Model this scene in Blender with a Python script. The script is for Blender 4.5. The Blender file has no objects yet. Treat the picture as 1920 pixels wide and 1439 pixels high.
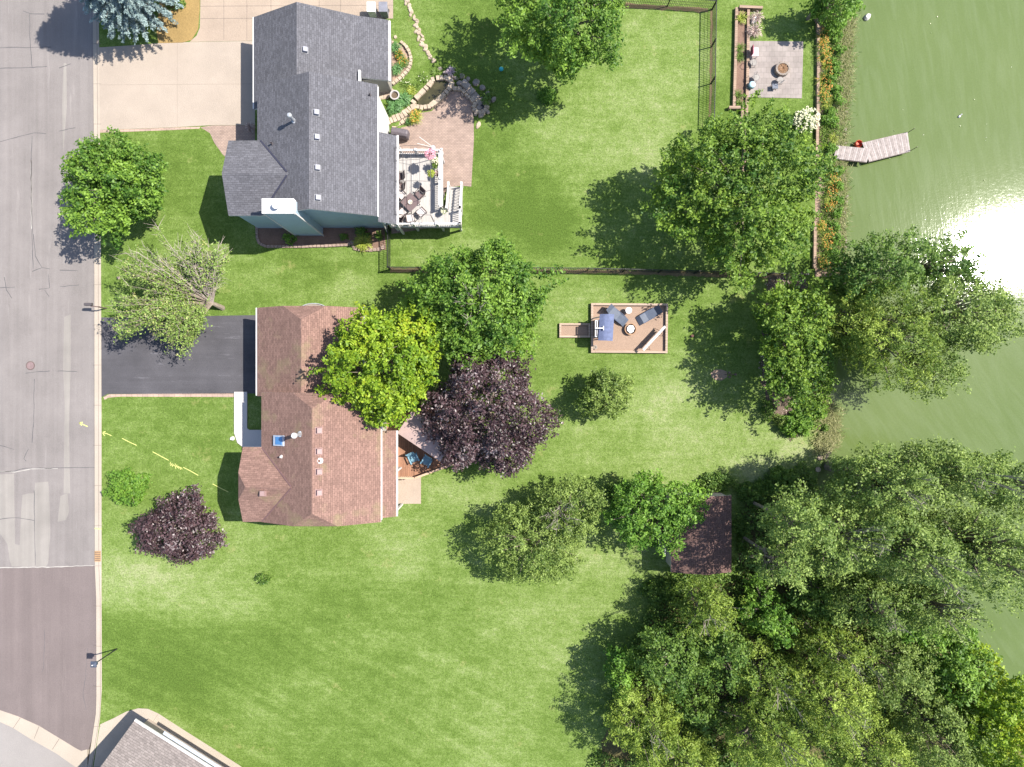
import bpy, math, random
import numpy as np
from mathutils import Vector
R = math.radians
S, H = 0.04, 51.0          # ground metres per photo pixel, flying height
sc = bpy.context.scene
col = sc.collection

# ---------------- camera, sky, sun, exposure ----------------
cam = bpy.data.objects.new('camera', bpy.data.cameras.new('camera')); col.objects.link(cam)
cam.location = (0, 0, H); cam.rotation_euler = (0, 0, 0)
cam.data.lens = 24; cam.data.sensor_width = 36; cam.data.clip_end = 2000
sc.camera = cam
ZEN = math.atan(0.745); AZ = Vector((0.965, 0.262)).normalized()
SUN = Vector((AZ.x*math.sin(ZEN), AZ.y*math.sin(ZEN), math.cos(ZEN)))
w = bpy.data.worlds.new('World'); sc.world = w; w.use_nodes = True
bg = w.node_tree.nodes['Background']
sk = w.node_tree.nodes.new('ShaderNodeTexSky'); sk.sky_type = 'NISHITA'; sk.sun_disc = False
sk.sun_elevation = math.pi/2-ZEN; sk.sun_rotation = math.atan2(AZ.x, AZ.y)
w.node_tree.links.new(sk.outputs[0], bg.inputs[0]); bg.inputs[1].default_value = 0.105
sl = bpy.data.lights.new('sun', 'SUN'); sl.energy = 4.4; sl.angle = R(0.5); sl.color = (1, .95, .855)
so = bpy.data.objects.new('sun', sl); col.objects.link(so)
so.rotation_euler = SUN.to_track_quat('Z', 'Y').to_euler(); so.location = (40, 10, 60)
sc.view_settings.view_transform = 'Standard'; sc.view_settings.look = 'None'
sc.view_settings.exposure = 1.3; sc.view_settings.gamma = 1.0

# ---------------- helpers ----------------
def W(px, py, h=0.0):
    f = S*(1-h/H); return ((px-960)*f, (719.5-py)*f)
def W3(px, py, h=0.0): return W(px, py, h)+(h,)
def WP(pts, h=0.0): return [W(x, y, h) for x, y in pts]

def tag(o, label=None, cat=None, group=None, kind=None):
    if label: o['label'] = label
    if cat: o['category'] = cat
    if group: o['group'] = group
    if kind: o['kind'] = kind
    return o
def thing(name, label, cat, loc=(0, 0, 0), rz=0, group=None):
    o = bpy.data.objects.new(name, None); col.objects.link(o); o.empty_display_size = .3
    o.location = loc if len(loc) == 3 else (loc[0], loc[1], 0); o.rotation_euler = (0, 0, rz)
    return tag(o, label, cat, group)
def copy_tree(o, parent=None):
    c = o.copy(); col.objects.link(c); c.parent = parent
    for ch in [x for x in bpy.data.objects if x.parent == o and x != c]: copy_tree(ch, c)
    return c
def place(o, loc, rz=0, label=None, group=None):
    o.location = loc; o.rotation_euler = (0, 0, rz)
    if label: o['label'] = label
    if group: o['group'] = group
    return o
ORD = 'first second third fourth fifth sixth seventh eighth ninth tenth eleventh twelfth thirteenth fourteenth fifteenth sixteenth seventeenth eighteenth nineteenth twentieth twenty-first twenty-second twenty-third twenty-fourth twenty-fifth twenty-sixth twenty-seventh twenty-eighth twenty-ninth thirtieth thirty-first thirty-second thirty-third thirty-fourth thirty-fifth thirty-sixth thirty-seventh thirty-eighth thirty-ninth fortieth'.split()

def wloc(p):
    v = Vector((0, 0, 0))
    while p is not None: v += p.location; p = p.parent
    return v
class MB:
    def __init__(s): s.v = []; s.f = []; s.m = []
    def add(s, vs, fs, m=0):
        n = len(s.v); s.v += [tuple(v) for v in vs]
        for f in fs: s.f.append([i+n for i in f]); s.m.append(m)
        return s
    def prism(s, pts, z0, z1, m=0, ms=None, bottom=True):
        n = len(pts)
        a = sum(pts[i][0]*pts[(i+1) % n][1]-pts[(i+1) % n][0]*pts[i][1] for i in range(n))
        if a < 0: pts = pts[::-1]
        k = len(s.v)
        s.v += [(x, y, z1) for x, y in pts]+[(x, y, z0) for x, y in pts]
        s.f.append([k+i for i in range(n)]); s.m.append(m)
        for i in range(n):
            j = (i+1) % n; s.f.append([k+n+i, k+n+j, k+j, k+i]); s.m.append(m if ms is None else ms)
        if bottom: s.f.append([k+n+i for i in range(n)][::-1]); s.m.append(m if ms is None else ms)
        return s
    def box(s, c, d, rz=0, m=0, taper=1.0):      # c = centre of the base
        ca, sa = math.cos(rz), math.sin(rz); vs = []
        for z, t in ((0, 1.0), (d[2], taper)):
            for x, y in ((-.5, -.5), (.5, -.5), (.5, .5), (-.5, .5)):
                X, Y = x*d[0]*t, y*d[1]*t
                vs.append((c[0]+X*ca-Y*sa, c[1]+X*sa+Y*ca, c[2]+z))
        return s.add(vs, [(3, 2, 1, 0), (4, 5, 6, 7), (0, 1, 5, 4), (1, 2, 6, 5), (2, 3, 7, 6), (3, 0, 4, 7)], m)
    def bar(s, a, b, w, h=None, m=0):
        h = h or w; a, b = Vector(a), Vector(b); d = (b-a).normalized()
        u = d.cross(Vector((0, 0, 1)))
        u = Vector((1, 0, 0)) if u.length < 1e-4 else u.normalized()
        t = u.cross(d).normalized(); vs = []
        for p in (a, b):
            for x, y in ((-.5, -.5), (.5, -.5), (.5, .5), (-.5, .5)): vs.append(p+u*(x*w)+t*(y*h))
        return s.add(vs, [(3, 2, 1, 0), (4, 5, 6, 7), (0, 1, 5, 4), (1, 2, 6, 5), (2, 3, 7, 6), (3, 0, 4, 7)], m)
    def tube(s, pts, rs, n=7, m=0):
        pts = [Vector(p) for p in pts]; k = len(s.v); prev = None
        for i, p in enumerate(pts):
            d = (pts[min(i+1, len(pts)-1)]-pts[max(i-1, 0)]).normalized()
            u = d.cross(Vector((0, 0, 1))) if prev is None else prev-d*prev.dot(d)
            if u.length < 1e-3: u = d.cross(Vector((1, 0, 0)))
            u.normalize(); prev = u; t = d.cross(u); r = rs[i] if hasattr(rs, '__len__') else rs
            for j in range(n):
                a = 2*math.pi*j/n; s.v.append(tuple(p+u*(r*math.cos(a))+t*(r*math.sin(a))))
        for i in range(len(pts)-1):
            for j in range(n):
                a = k+i*n+j; b = k+i*n+(j+1) % n; s.f.append([a, b, b+n, a+n]); s.m.append(m)
        s.f.append([k+j for j in range(n)][::-1]); s.m.append(m)
        s.f.append([k+(len(pts)-1)*n+j for j in range(n)]); s.m.append(m)
        return s
    def cyl(s, c, r, h, n=16, m=0, r2=None): return s.lathe(c, [(0.0, 0), (r, 0), (r if r2 is None else r2, h), (0.0, h)], n, m)
    def lathe(s, c, prof, n=16, m=0):
        k = len(s.v)
        for r, z in prof:
            for j in range(n):
                a = 2*math.pi*j/n; s.v.append((c[0]+r*math.cos(a), c[1]+r*math.sin(a), c[2]+z))
        for i in range(len(prof)-1):
            for j in range(n):
                a = k+i*n+j; b = k+i*n+(j+1) % n; s.f.append([a, b, b+n, a+n]); s.m.append(m)
        return s
    def strip(s, pts, w, z0, z1, m=0, closed=False):   # a ribbon with thickness along a path
        n = len(pts); L = []; Rr = []
        for i in range(n):
            a = pts[(i-1) % n] if (closed or i > 0) else pts[i]; b = pts[(i+1) % n] if (closed or i < n-1) else pts[i]
            d = Vector((b[0]-a[0], b[1]-a[1])).normalized(); nn = Vector((-d.y, d.x))
            ww = w[i] if hasattr(w, '__len__') else w
            L.append((pts[i][0]+nn.x*ww/2, pts[i][1]+nn.y*ww/2)); Rr.append((pts[i][0]-nn.x*ww/2, pts[i][1]-nn.y*ww/2))
        k = len(s.v)
        for q in (L, Rr):
            for z in (z1, z0): s.v += [(x, y, z) for x, y in q]
        for i in range(n if closed else n-1):
            j = (i+1) % n
            for f in ([k+2*n+i, k+2*n+j, k+j, k+i], [k+i, k+j, k+n+j, k+n+i], [k+3*n+i, k+3*n+j, k+2*n+j, k+2*n+i], [k+n+i, k+n+j, k+3*n+j, k+3*n+i]):
                s.f.append(f); s.m.append(m)
        if not closed:
            for i, fl in ((0, 0), (n-1, 1)):
                f = [k+i, k+n+i, k+3*n+i, k+2*n+i]; s.f.append(f[::-1] if fl else f); s.m.append(m)
        return s
    def rock(s, c, rx, ry, h, rz=0, rnd=random, m=0, n=9):
        k = len(s.v); js = [rnd.uniform(.8, 1.15) for _ in range(n)]
        for sc_, z in ((1.0, 0), (1.02, h*.55), (.72, h)):
            for j in range(n):
                a = 2*math.pi*j/n; x = rx*js[j]*sc_*math.cos(a); y = ry*js[j]*sc_*math.sin(a)
                s.v.append((c[0]+x*math.cos(rz)-y*math.sin(rz), c[1]+x*math.sin(rz)+y*math.cos(rz), c[2]+z+(rnd.uniform(-.1, .1)*h if z else 0)))
        for i in range(2):
            for j in range(n):
                a = k+i*n+j; b = k+i*n+(j+1) % n; s.f.append([a, b, b+n, a+n]); s.m.append(m)
        s.f.append([k+2*n+j for j in range(n)]); s.m.append(m); return s
    def build(s, name, mats, parent=None, smooth=False, origin=None, bevel=0):
        mats = mats if isinstance(mats, (list, tuple)) else [mats]
        V = np.array(s.v, dtype=float).reshape(-1, 3)
        o3 = np.array(wloc(parent)) if parent is not None else (np.array(origin) if origin is not None else np.array([V[:, 0].mean(), V[:, 1].mean(), V[:, 2].min()]))
        return finish(name, V-o3, s.f, mats, s.m, parent, smooth, o3, bevel)
def finish(name, V, F, mats, mi, parent, smooth, o3, bevel=0):
    me = bpy.data.meshes.new(name); me.from_pydata(V.tolist(), [], F)
    for m_ in mats: me.materials.append(m_)
    if len(mats) > 1: me.polygons.foreach_set('material_index', mi)
    uv = me.uv_layers.new(name='UVMap'); d = uv.data
    nl = len(me.loops); co = np.empty(nl*2)
    Z = Vector((0, 0, 1)); O = Vector(o3)
    for p in me.polygons:
        n = p.normal
        if abs(n.z) > .995: u = Vector((1, 0, 0)); v = Vector((0, 1, 0))
        else: u = Z.cross(n).normalized(); v = n.cross(u)
        for li in p.loop_indices:
            q = Vector(V[me.loops[li].vertex_index])+O; co[2*li] = q.dot(u); co[2*li+1] = q.dot(v)
    d.foreach_set('uv', co)
    if smooth: me.polygons.foreach_set('use_smooth', [True]*len(me.polygons))
    me.update()
    o = bpy.data.objects.new(name, me); col.objects.link(o)
    if parent is not None: o.parent = parent
    else: o.location = o3
    if bevel:
        b = o.modifiers.new('bevel', 'BEVEL'); b.width = bevel; b.segments = 2; b.limit_method = 'ANGLE'
    return o

# ---------------- materials ----------------
class NT:
    def __init__(s, name):
        s.m = bpy.data.materials.new(name); s.m.use_nodes = True; s.t = s.m.node_tree
        s.b = s.t.nodes['Principled BSDF']; s.out = s.t.nodes['Material Output']
    def n(s, typ, ins=None, **kw):
        x = s.t.nodes.new('ShaderNode'+typ)
        for k, v in kw.items(): setattr(x, k, v)
        for k, v in (ins or {}).items():
            if hasattr(v, 'bl_idname') or isinstance(v, bpy.types.NodeSocket): s.t.links.new(v if isinstance(v, bpy.types.NodeSocket) else v.outputs[0], x.inputs[k])
            else: x.inputs[k].default_value = v
        return x
    def link(s, a, b): s.t.links.new(a, b)
    def pos(s): return s.n('NewGeometry').outputs['Position']
    def uv(s): return s.n('TexCoord').outputs['UV']
    def map(s, v, scale=(1, 1, 1), rot=(0, 0, 0), loc=(0, 0, 0)): return s.n('Mapping', {'Vector': v, 'Scale': scale, 'Rotation': rot, 'Location': loc}).outputs[0]
    def noise(s, v, scale, detail=3, rough=.55, dist=0): return s.n('TexNoise', {'Vector': v, 'Scale': scale, 'Detail': detail, 'Roughness': rough, 'Distortion': dist}).outputs[0]
    def rng(s, x, a, b, c=0, d=1): return s.n('MapRange', {'Value': x, 'From Min': a, 'From Max': b, 'To Min': c, 'To Max': d}).outputs[0]
    def math(s, op, a, b=0): return s.n('Math', {0: a, 1: b}, operation=op).outputs[0]
    def mix(s, f, a, b, bt='MIX'):
        x = s.n('Mix', data_type='RGBA', blend_type=bt)
        for i, v in ((0, f), (6, a), (7, b)):
            if isinstance(v, bpy.types.NodeSocket): s.t.links.new(v, x.inputs[i])
            else: x.inputs[i].default_value = v if i == 0 else (tuple(v)+(1,) if len(v) == 3 else v)
        return x.outputs[2]
    def bump(s, h, strength=.5, dist=.02):
        x = s.n('Bump', {'Height': h, 'Strength': strength, 'Distance': dist}); s.link(x.outputs[0], s.b.inputs['Normal']); return x
    def done(s, c, rough=.8, spec=.3, metal=0):
        if isinstance(c, bpy.types.NodeSocket): s.link(c, s.b.inputs['Base Color'])
        else: s.b.inputs['Base Color'].default_value = tuple(c)+(1,)
        s.b.inputs['Roughness'].default_value = rough; s.b.inputs['Specular IOR Level'].default_value = spec; s.b.inputs['Metallic'].default_value = metal
        return s.m
def mul(c, k): return tuple(min(1, x*k) for x in c)
_mc = {}
def mat(name, c, rough=.75, var=.15, scale=4, spec=.3, metal=0, bump=0, fine=0):
    if name in _mc: return _mc[name]
    t = NT(name); p = t.pos()
    k = t.mix(t.rng(t.noise(p, scale, 4, .6), .3, .7), mul(c, 1-var), mul(c, 1+var))
    if fine: k = t.mix(t.rng(t.noise(p, 22, 3, .7), .3, .7), mul_node(t, k, 1-fine), k)
    if bump: t.bump(t.noise(p, scale*4, 3), .5, bump)
    _mc[name] = t.done(k, rough, spec, metal); return _mc[name]
def mul_node(t, c, k): return t.mix(1.0, c, (k, k, k), 'MULTIPLY')
def speck(name, c, var=.25, fine=.35, fscale=14, rough=.9, bump=.02, streak=None, scuff=None, stain=0):
    t = NT(name); p = t.pos()
    a = t.rng(t.noise(p, .35, 5, .6), .3, .7); b = t.rng(t.noise(p, fscale, 4, .75), .25, .75)
    k = t.mix(a, mul(c, 1-var), mul(c, 1+var*.7)); k = t.mix(b, mul_node(t, k, 1-fine), k)
    if streak:
        q = t.map(p, streak); k = t.mix(t.rng(t.noise(q, 1, 4, .6), .35, .7), mul_node(t, k, .86), k)
    if scuff: q = t.noise(t.map(p, scuff[0]), 1, 5, .75); k = t.mix(t.rng(q, .60, .72, 0, scuff[1]), k, mul(c, scuff[2]))
    if stain: k = t.mix(t.rng(t.noise(p, .9, 5, .7), .60, .72, 0, stain), k, mul(c, .6))
    t.bump(b, .6, bump); return t.done(k, rough, .2)
def shingle(name, c, dark=.55, moss=None):
    t = NT(name); u = t.uv()
    br = t.n('TexBrick', {'Vector': u, 'Color1': tuple(mul(c, .84))+(1,), 'Color2': tuple(mul(c, 1.17))+(1,), 'Mortar': tuple(mul(c, .62))+(1,), 'Scale': 1.0, 'Mortar Size': .012, 'Mortar Smooth': .3, 'Bias': 0, 'Brick Width': .3, 'Row Height': .145})
    br.offset = .37; br.squash = 1
    a = t.rng(t.noise(u, 9, 3, .8), .3, .7); k = t.mix(a, mul_node(t, br.outputs[0], dark+.2), br.outputs[0])
    v = t.noise(t.map(u, (3.2, 7, 1)), 1, 3, .7); k = t.mix(t.rng(v, .42, .58), mul_node(t, k, .86), k)
    g = t.noise(u, .35, 4, .6); k = t.mix(t.rng(g, .35, .7), mul_node(t, k, .88), k)
    if moss: k = t.mix(t.rng(t.noise(t.pos(), .5, 4, .6), .55, .75, 0, .7), k, moss)
    t.bump(br.outputs['Fac'], .5, -.02); return t.done(k, .9, .2)
def bricky(name, c1, c2, mortar, bw, rh, rot=0, ms=.012, rough=.85, dirt=.25):
    t = NT(name); u = t.map(t.pos(), (1, 1, 1), (0, 0, rot))
    br = t.n('TexBrick', {'Vector': u, 'Color1': tuple(c1)+(1,), 'Color2': tuple(c2)+(1,), 'Mortar': tuple(mortar)+(1,), 'Scale': 1.0, 'Mortar Size': ms, 'Mortar Smooth': .2, 'Bias': 0, 'Brick Width': bw, 'Row Height': rh})
    k = t.mix(t.rng(t.noise(t.pos(), 1.1, 5, .65), .35, .7), mul_node(t, br.outputs[0], 1-dirt), br.outputs[0])
    t.bump(br.outputs['Fac'], .4, -.01); return t.done(k, rough, .2)
def boards(name, c, wdt, rot=0, var=.25, useuv=False, gap=.35, rough=.75):
    t = NT(name); u = t.map(t.uv() if useuv else t.pos(), (1, 1, 1), (0, 0, rot))
    br = t.n('TexBrick', {'Vector': u, 'Color1': tuple(mul(c, 1-var))+(1,), 'Color2': tuple(mul(c, 1+var))+(1,), 'Mortar': tuple(mul(c, gap))+(1,), 'Scale': 1.0, 'Mortar Size': .008, 'Mortar Smooth': .2, 'Bias': 0, 'Brick Width': 3.1, 'Row Height': wdt})
    g = t.noise(t.map(u, (1.5, 14, 1)), 1, 4, .7); k = t.mix(t.rng(g, .35, .65), mul_node(t, br.outputs[0], .8), br.outputs[0])
    t.bump(br.outputs['Fac'], .4, -.01); return t.done(k, rough, .25)
def siding(name, c):
    t = NT(name); u = t.uv(); s_ = t.n('SeparateXYZ', {0: u}).outputs[1]
    f = t.math('FRACT', t.math('MULTIPLY', s_, 8.0)); k = t.mix(t.rng(f, 0, .12), mul(c, .72), c)
    k = t.mix(t.rng(t.noise(t.pos(), 1.5, 4), .3, .7), mul_node(t, k, .9), k); t.bump(f, .6, .02); return t.done(k, .6, .3)
def leafmat(name, dark, light, alt=None, rough=.55, trans=.25, altlo=.86):
    t = NT(name); a = t.n('Attribute', attribute_name='tint').outputs['Fac']
    k = t.mix(t.rng(a, 0, 1), dark, light)
    if alt: k = t.mix(t.rng(a, altlo, altlo+.04), k, alt)
    m_ = t.done(k, rough, .35)
    tr = t.n('BsdfTranslucent'); t.link(mul_node(t, k, 1.2), tr.inputs[0])
    mx = t.n('MixShader', {0: trans}); t.link(t.b.outputs[0], mx.inputs[1]); t.link(tr.outputs[0], mx.inputs[2]); t.link(mx.outputs[0], t.out.inputs[0])
    return m_

# lawn: tone (pale <-> deep) from patches whose places follow the photograph
def lawn_mat():
    t = NT('lawn_grass'); p = t.pos()
    q = t.n('VectorMath', {0: p}, operation='ADD'); nz = t.n('TexNoise', {'Vector': p, 'Scale': .22, 'Detail': 3})
    t.link(t.n('VectorMath', {0: nz.outputs['Color'], 3: 6.0}, operation='SCALE').outputs[0], q.inputs[1]); q = q.outputs[0]
    tone = t.rng(t.noise(t.map(p, (.75, 1.15, 1)), .17, 5, .6, .4), .3, .7, -.24, .20)
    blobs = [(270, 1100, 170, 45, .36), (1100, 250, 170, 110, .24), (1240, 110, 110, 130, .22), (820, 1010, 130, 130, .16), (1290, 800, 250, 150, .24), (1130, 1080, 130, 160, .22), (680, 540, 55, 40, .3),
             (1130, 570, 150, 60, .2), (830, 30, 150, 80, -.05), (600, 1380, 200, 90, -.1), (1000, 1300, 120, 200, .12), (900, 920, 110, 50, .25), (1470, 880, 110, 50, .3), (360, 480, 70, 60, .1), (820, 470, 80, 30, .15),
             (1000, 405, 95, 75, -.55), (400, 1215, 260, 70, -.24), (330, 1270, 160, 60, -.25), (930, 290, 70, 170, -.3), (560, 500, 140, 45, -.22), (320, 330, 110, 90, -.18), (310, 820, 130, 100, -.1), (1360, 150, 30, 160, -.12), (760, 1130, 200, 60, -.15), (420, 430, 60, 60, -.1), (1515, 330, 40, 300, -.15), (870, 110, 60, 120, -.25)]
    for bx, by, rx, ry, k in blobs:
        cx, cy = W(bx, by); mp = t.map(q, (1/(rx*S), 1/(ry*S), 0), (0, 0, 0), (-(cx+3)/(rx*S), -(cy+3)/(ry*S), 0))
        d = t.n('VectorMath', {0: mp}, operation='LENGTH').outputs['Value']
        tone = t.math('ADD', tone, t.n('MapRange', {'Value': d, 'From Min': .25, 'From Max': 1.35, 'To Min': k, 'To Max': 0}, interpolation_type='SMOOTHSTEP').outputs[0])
    tone = t.math('ADD', tone, t.rng(t.noise(p, 1.1, 4, .65), .3, .7, -.17, .17))
    tone = t.math('ADD', tone, t.rng(t.noise(p, 4.0, 5, .8), .33, .67, -.23, .23))
    tone = t.math('ADD', tone, t.rng(t.noise(t.map(p, (.25, 3.2, 1), (0, 0, .12)), 1.0, 2, .5), .3, .7, -.07, .07))
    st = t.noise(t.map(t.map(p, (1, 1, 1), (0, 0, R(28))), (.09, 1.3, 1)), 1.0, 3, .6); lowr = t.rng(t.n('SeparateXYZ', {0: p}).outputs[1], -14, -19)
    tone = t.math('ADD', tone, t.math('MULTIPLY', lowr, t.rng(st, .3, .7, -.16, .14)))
    r = t.n('ValToRGB', {0: t.math('ADD', tone, .45)}); e = r.color_ramp
    e.elements[0].position = 0; e.elements[0].color = (.092, .152, .026, 1)
    e.elements[1].position = 1; e.elements[1].color = (.31, .35, .165, 1)
    for ps, c in ((.3, (.125, .196, .038)), (.55, (.176, .252, .064)), (.8, (.240, .308, .108))):
        x = e.elements.new(ps); x.color = c+(1,)
    f = t.noise(p, 9, 4, .85); k = t.mix(t.rng(f, .38, .60), mul_node(t, r.outputs[0], .55), r.outputs[0])
    f2 = t.noise(p, 30, 2, .8); k = t.mix(t.rng(f2, .3, .7), mul_node(t, k, .72), k)
    dry = t.math('MULTIPLY', t.rng(t.noise(p, .5, 5, .7), .62, .75), .45); k = t.mix(dry, k, (.27, .24, .10))
    t.bump(f, .8, .05); return t.done(k, .95, .1)
def water_mat():
    t = NT('lake_water'); p = t.pos()
    c = t.mix(t.rng(t.noise(p, .06, 4, .6), .3, .7), (.082, .118, .036), (.098, .134, .044))
    c = t.mix(t.rng(t.noise(p, 9, 3, .8), .3, .7), mul_node(t, c, .86), c)
    w1 = t.noise(t.map(t.map(p, (1, 1, 1), (0, 0, R(-8))), (2.0, .32, 1)), 1, 3, .6, .4)
    w2 = t.noise(t.map(t.map(p, (1, 1, 1), (0, 0, R(-35))), (1.8, .3, 1)), 1, 3, .6, .4)
    w3 = t.noise(p, 3.2, 4, .75)
    reg = t.rng(t.n('SeparateXYZ', {0: p}).outputs[1], -2, 6)
    wv = t.n('Mix', {0: reg, 2: w2, 3: w1}).outputs[0]
    hgt = t.math('ADD', t.math('MULTIPLY', wv, 1.0), t.math('MULTIPLY', w3, .5))
    t.bump(hgt, 1.0, .0080)
    t.b.inputs['IOR'].default_value = 1.33
    c = t.mix(t.rng(wv, .42, .72, 0, .10), c, (.22, .26, .17))
    return t.done(c, .07, .5)
# ---------------- palette ----------------
M_lawn = lawn_mat(); M_water = water_mat()
M_earth = speck('earth', (.13, .095, .065), .3, .4, 6)
M_asph = speck('old_asphalt', (.228, .205, .198), .12, .30, 24, streak=(2.2, .05, 1), scuff=((1.6, .12, 1), .5, 1.25), stain=.35)
M_asph2 = speck('new_asphalt', (.180, .147, .143), .08, .32, 24, streak=(1.2, .05, 1), scuff=((1.2, .12, 1), .3, 1.2))
M_drive = speck('black_driveway', (.092, .088, .098), .22, .4, 24, streak=(.1, 2.5, 1), scuff=((.25, 3, 1), .8, 1.8))
M_worn = speck('worn_asphalt', (.262, .24, .222), .14, .2, 20, streak=(2.2, .05, 1))
M_crack = mat('crack_filler', (.085, .08, .085), .8)
M_cracklight = mat('pale_crack', (.31, .29, .27), .9)
M_conc = speck('concrete', (.325, .272, .228), .10, .14, 14, scuff=((.6, .6, 1), .3, 1.15), stain=.12)
M_conc2 = speck('weathered_concrete', (.315, .25, .20), .14, .14, 8)
M_curb = speck('curb_concrete', (.35, .30, .25), .10, .14, 12)
M_walk = speck('bright_concrete', (.45, .42, .41), .06, .10, 10)
M_joint = mat('joint', (.16, .13, .11), .9)
M_brickedge = bricky('edging_brick', (.42, .30, .24), (.34, .25, .21), (.2, .15, .12), .4, .2)
M_paver = bricky('patio_paver', (.34, .25, .205), (.28, .205, .17), (.20, .15, .13), .22, .11)
M_paver2 = bricky('square_paver', (.29, .25, .235), (.255, .22, .205), (.20, .18, .16), .40, .40)
M_gray = shingle('grey_shingles', (.128, .126, .142))
M_brown = shingle('brown_shingles', (.245, .148, .122), moss=(.20, .17, .09))
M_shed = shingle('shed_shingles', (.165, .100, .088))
M_taupe = shingle('taupe_shingles', (.22, .19, .18))
M_fascia = mat('white_trim', (.50, .48, .475), .5, .08)
M_blue = siding('blue_siding', (.33, .425, .50))
M_tan = siding('tan_siding', (.42, .38, .33))
M_whites = siding('white_siding', (.72, .70, .68))
M_timber = boards('landscape_timber', (.29, .205, .15), .16, 0, .15)
M_deckw = boards('white_deck', (.37, .35, .335), .14, R(90), .05, gap=.7)
M_white = mat('white_paint', (.52, .505, .50), .5, .08)
M_dock = boards('grey_planks', (.46, .41, .38), .14, 0, .22, useuv=True, gap=.45)
M_cedar = boards('cedar_deck', (.28, .145, .09), .14, R(90), .2)
M_gravel = speck('pea_gravel', (.32, .225, .17), .12, .35, 16)
M_mulch = speck('mulch', (.22, .14, .105), .3, .45, 12)
M_lmulch = speck('light_mulch', (.34, .24, .18), .25, .4, 10)
M_tanp = speck('dry_grass', (.31, .21, .085), .2, .45, 14)
M_stone = mat('stone', (.33, .265, .20), .85, .22, 2.5, bump=.03)
M_stoneg = mat('grey_stone', (.22, .185, .16), .85, .3, 3, bump=.03)
M_block = bricky('wall_block', (.45, .36, .28), (.36, .28, .22), (.14, .10, .08), .3, .3)
M_pond = mat('pond_surface', (.045, .04, .018), .12, .4, 2, spec=.5)
M_black = mat('black_metal', (.02, .02, .022), .45, .1)
M_dark = mat('dark_plastic', (.075, .065, .07), .5, .1)
M_steel = mat('steel', (.45, .46, .48), .4, .1, metal=.5)
M_bark = mat('bark', (.20, .165, .13), .9, .3, 3)
M_twig = mat('bare_twigs', (.29, .245, .215), .9, .2, 3)
M_glass = mat('window_glass', (.06, .10, .15), .08, .1, spec=.6)
M_navy = mat('navy_fabric', (.06, .075, .12), .8, .12, 6)
M_canopy = boards('striped_canopy', (.24, .26, .42), .22, R(90), .12, gap=.9)
M_sail = mat('mauve_canopy', (.35, .255, .235), .85, .08, 2)
M_sky = mat('sky_blue_plastic', (.15, .27, .34), .5, .08)
M_brownm = mat('brown_metal', (.10, .07, .065), .5, .15)
M_red = mat('red_plastic', (.50, .09, .045), .5, .15)
M_yel = mat('yellow_paint', (.48, .48, .16), .8, .1)

# ---------------- foliage ----------------
def seedrng(s): return np.random.default_rng(s)
def quads_obj(name, P, U, V, tint, mt, parent=None, origin=None):
    """P centres, U/V half vectors -> one mesh of diamond leaves"""
    n = len(P); vs = np.empty((n, 4, 3)); vs[:, 0] = P-U; vs[:, 1] = P-V*1.0+U*.1; vs[:, 2] = P+U; vs[:, 3] = P+V+U*.1
    vs = vs.reshape(-1, 3); o3 = np.array(wloc(parent)) if parent is not None else np.array(origin)
    me = bpy.data.meshes.new(name); me.vertices.add(n*4); me.vertices.foreach_set('co', (vs-o3).astype(np.float32).ravel())
    me.loops.add(n*4); me.loops.foreach_set('vertex_index', np.arange(n*4, dtype=np.int32))
    me.polygons.add(n); me.polygons.foreach_set('loop_start', np.arange(0, n*4, 4, dtype=np.int32))
    try: me.polygons.foreach_set('loop_total', np.full(n, 4, dtype=np.int32))
    except Exception: pass
    a = me.attributes.new('tint', 'FLOAT', 'POINT'); a.data.foreach_set('value', np.repeat(tint, 4).astype(np.float32))
    me.materials.append(mt); me.update(calc_edges=True)
    o = bpy.data.objects.new(name, me); col.objects.link(o)
    if parent is not None: o.parent = parent
    else: o.location = o3
    return o
def unit(a): return a/np.maximum(np.linalg.norm(a, axis=1, keepdims=True), 1e-9)
def leaves(rng, C, D, L, per, lw, ll, spread, up=.6, tint=None, tvar=.18):
    """C clump/shoot bases, D shoot dirs, L shoot length"""
    n = len(C); t = rng.random((n, per)); P = C[:, None]+D[:, None]*(t*L[:, None])[..., None]
    P = P+rng.normal(0, 1, (n, per, 3))*(spread*(1.05-.55*t))[..., None]*np.array([1, 1, .7])
    P = P.reshape(-1, 3); Dn = np.repeat(D, per, 0)
    N = unit(rng.normal(0, .55, P.shape)+np.array([0, 0, up])+Dn*.35)
    U = unit(np.cross(N, rng.normal(0, 1, P.shape))); V = np.cross(N, U)
    s = rng.uniform(.7, 1.3, (len(P), 1))
    T = (np.full(n, .5) if tint is None else tint)[:, None]+rng.normal(0, tvar, (n, per))
    return P, U*ll*s, V*lw*s, np.clip(T.reshape(-1), 0, 1)
def lobef(rng, k=5):
    a = rng.uniform(0, 6.28, (k,)); fr = rng.integers(2, 8, k); am = rng.uniform(.03, .10, k)
    return lambda th, ph: 1+sum(am[i]*np.sin(fr[i]*th+a[i]+1.7*ph*(i % 3)) for i in range(k))
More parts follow.
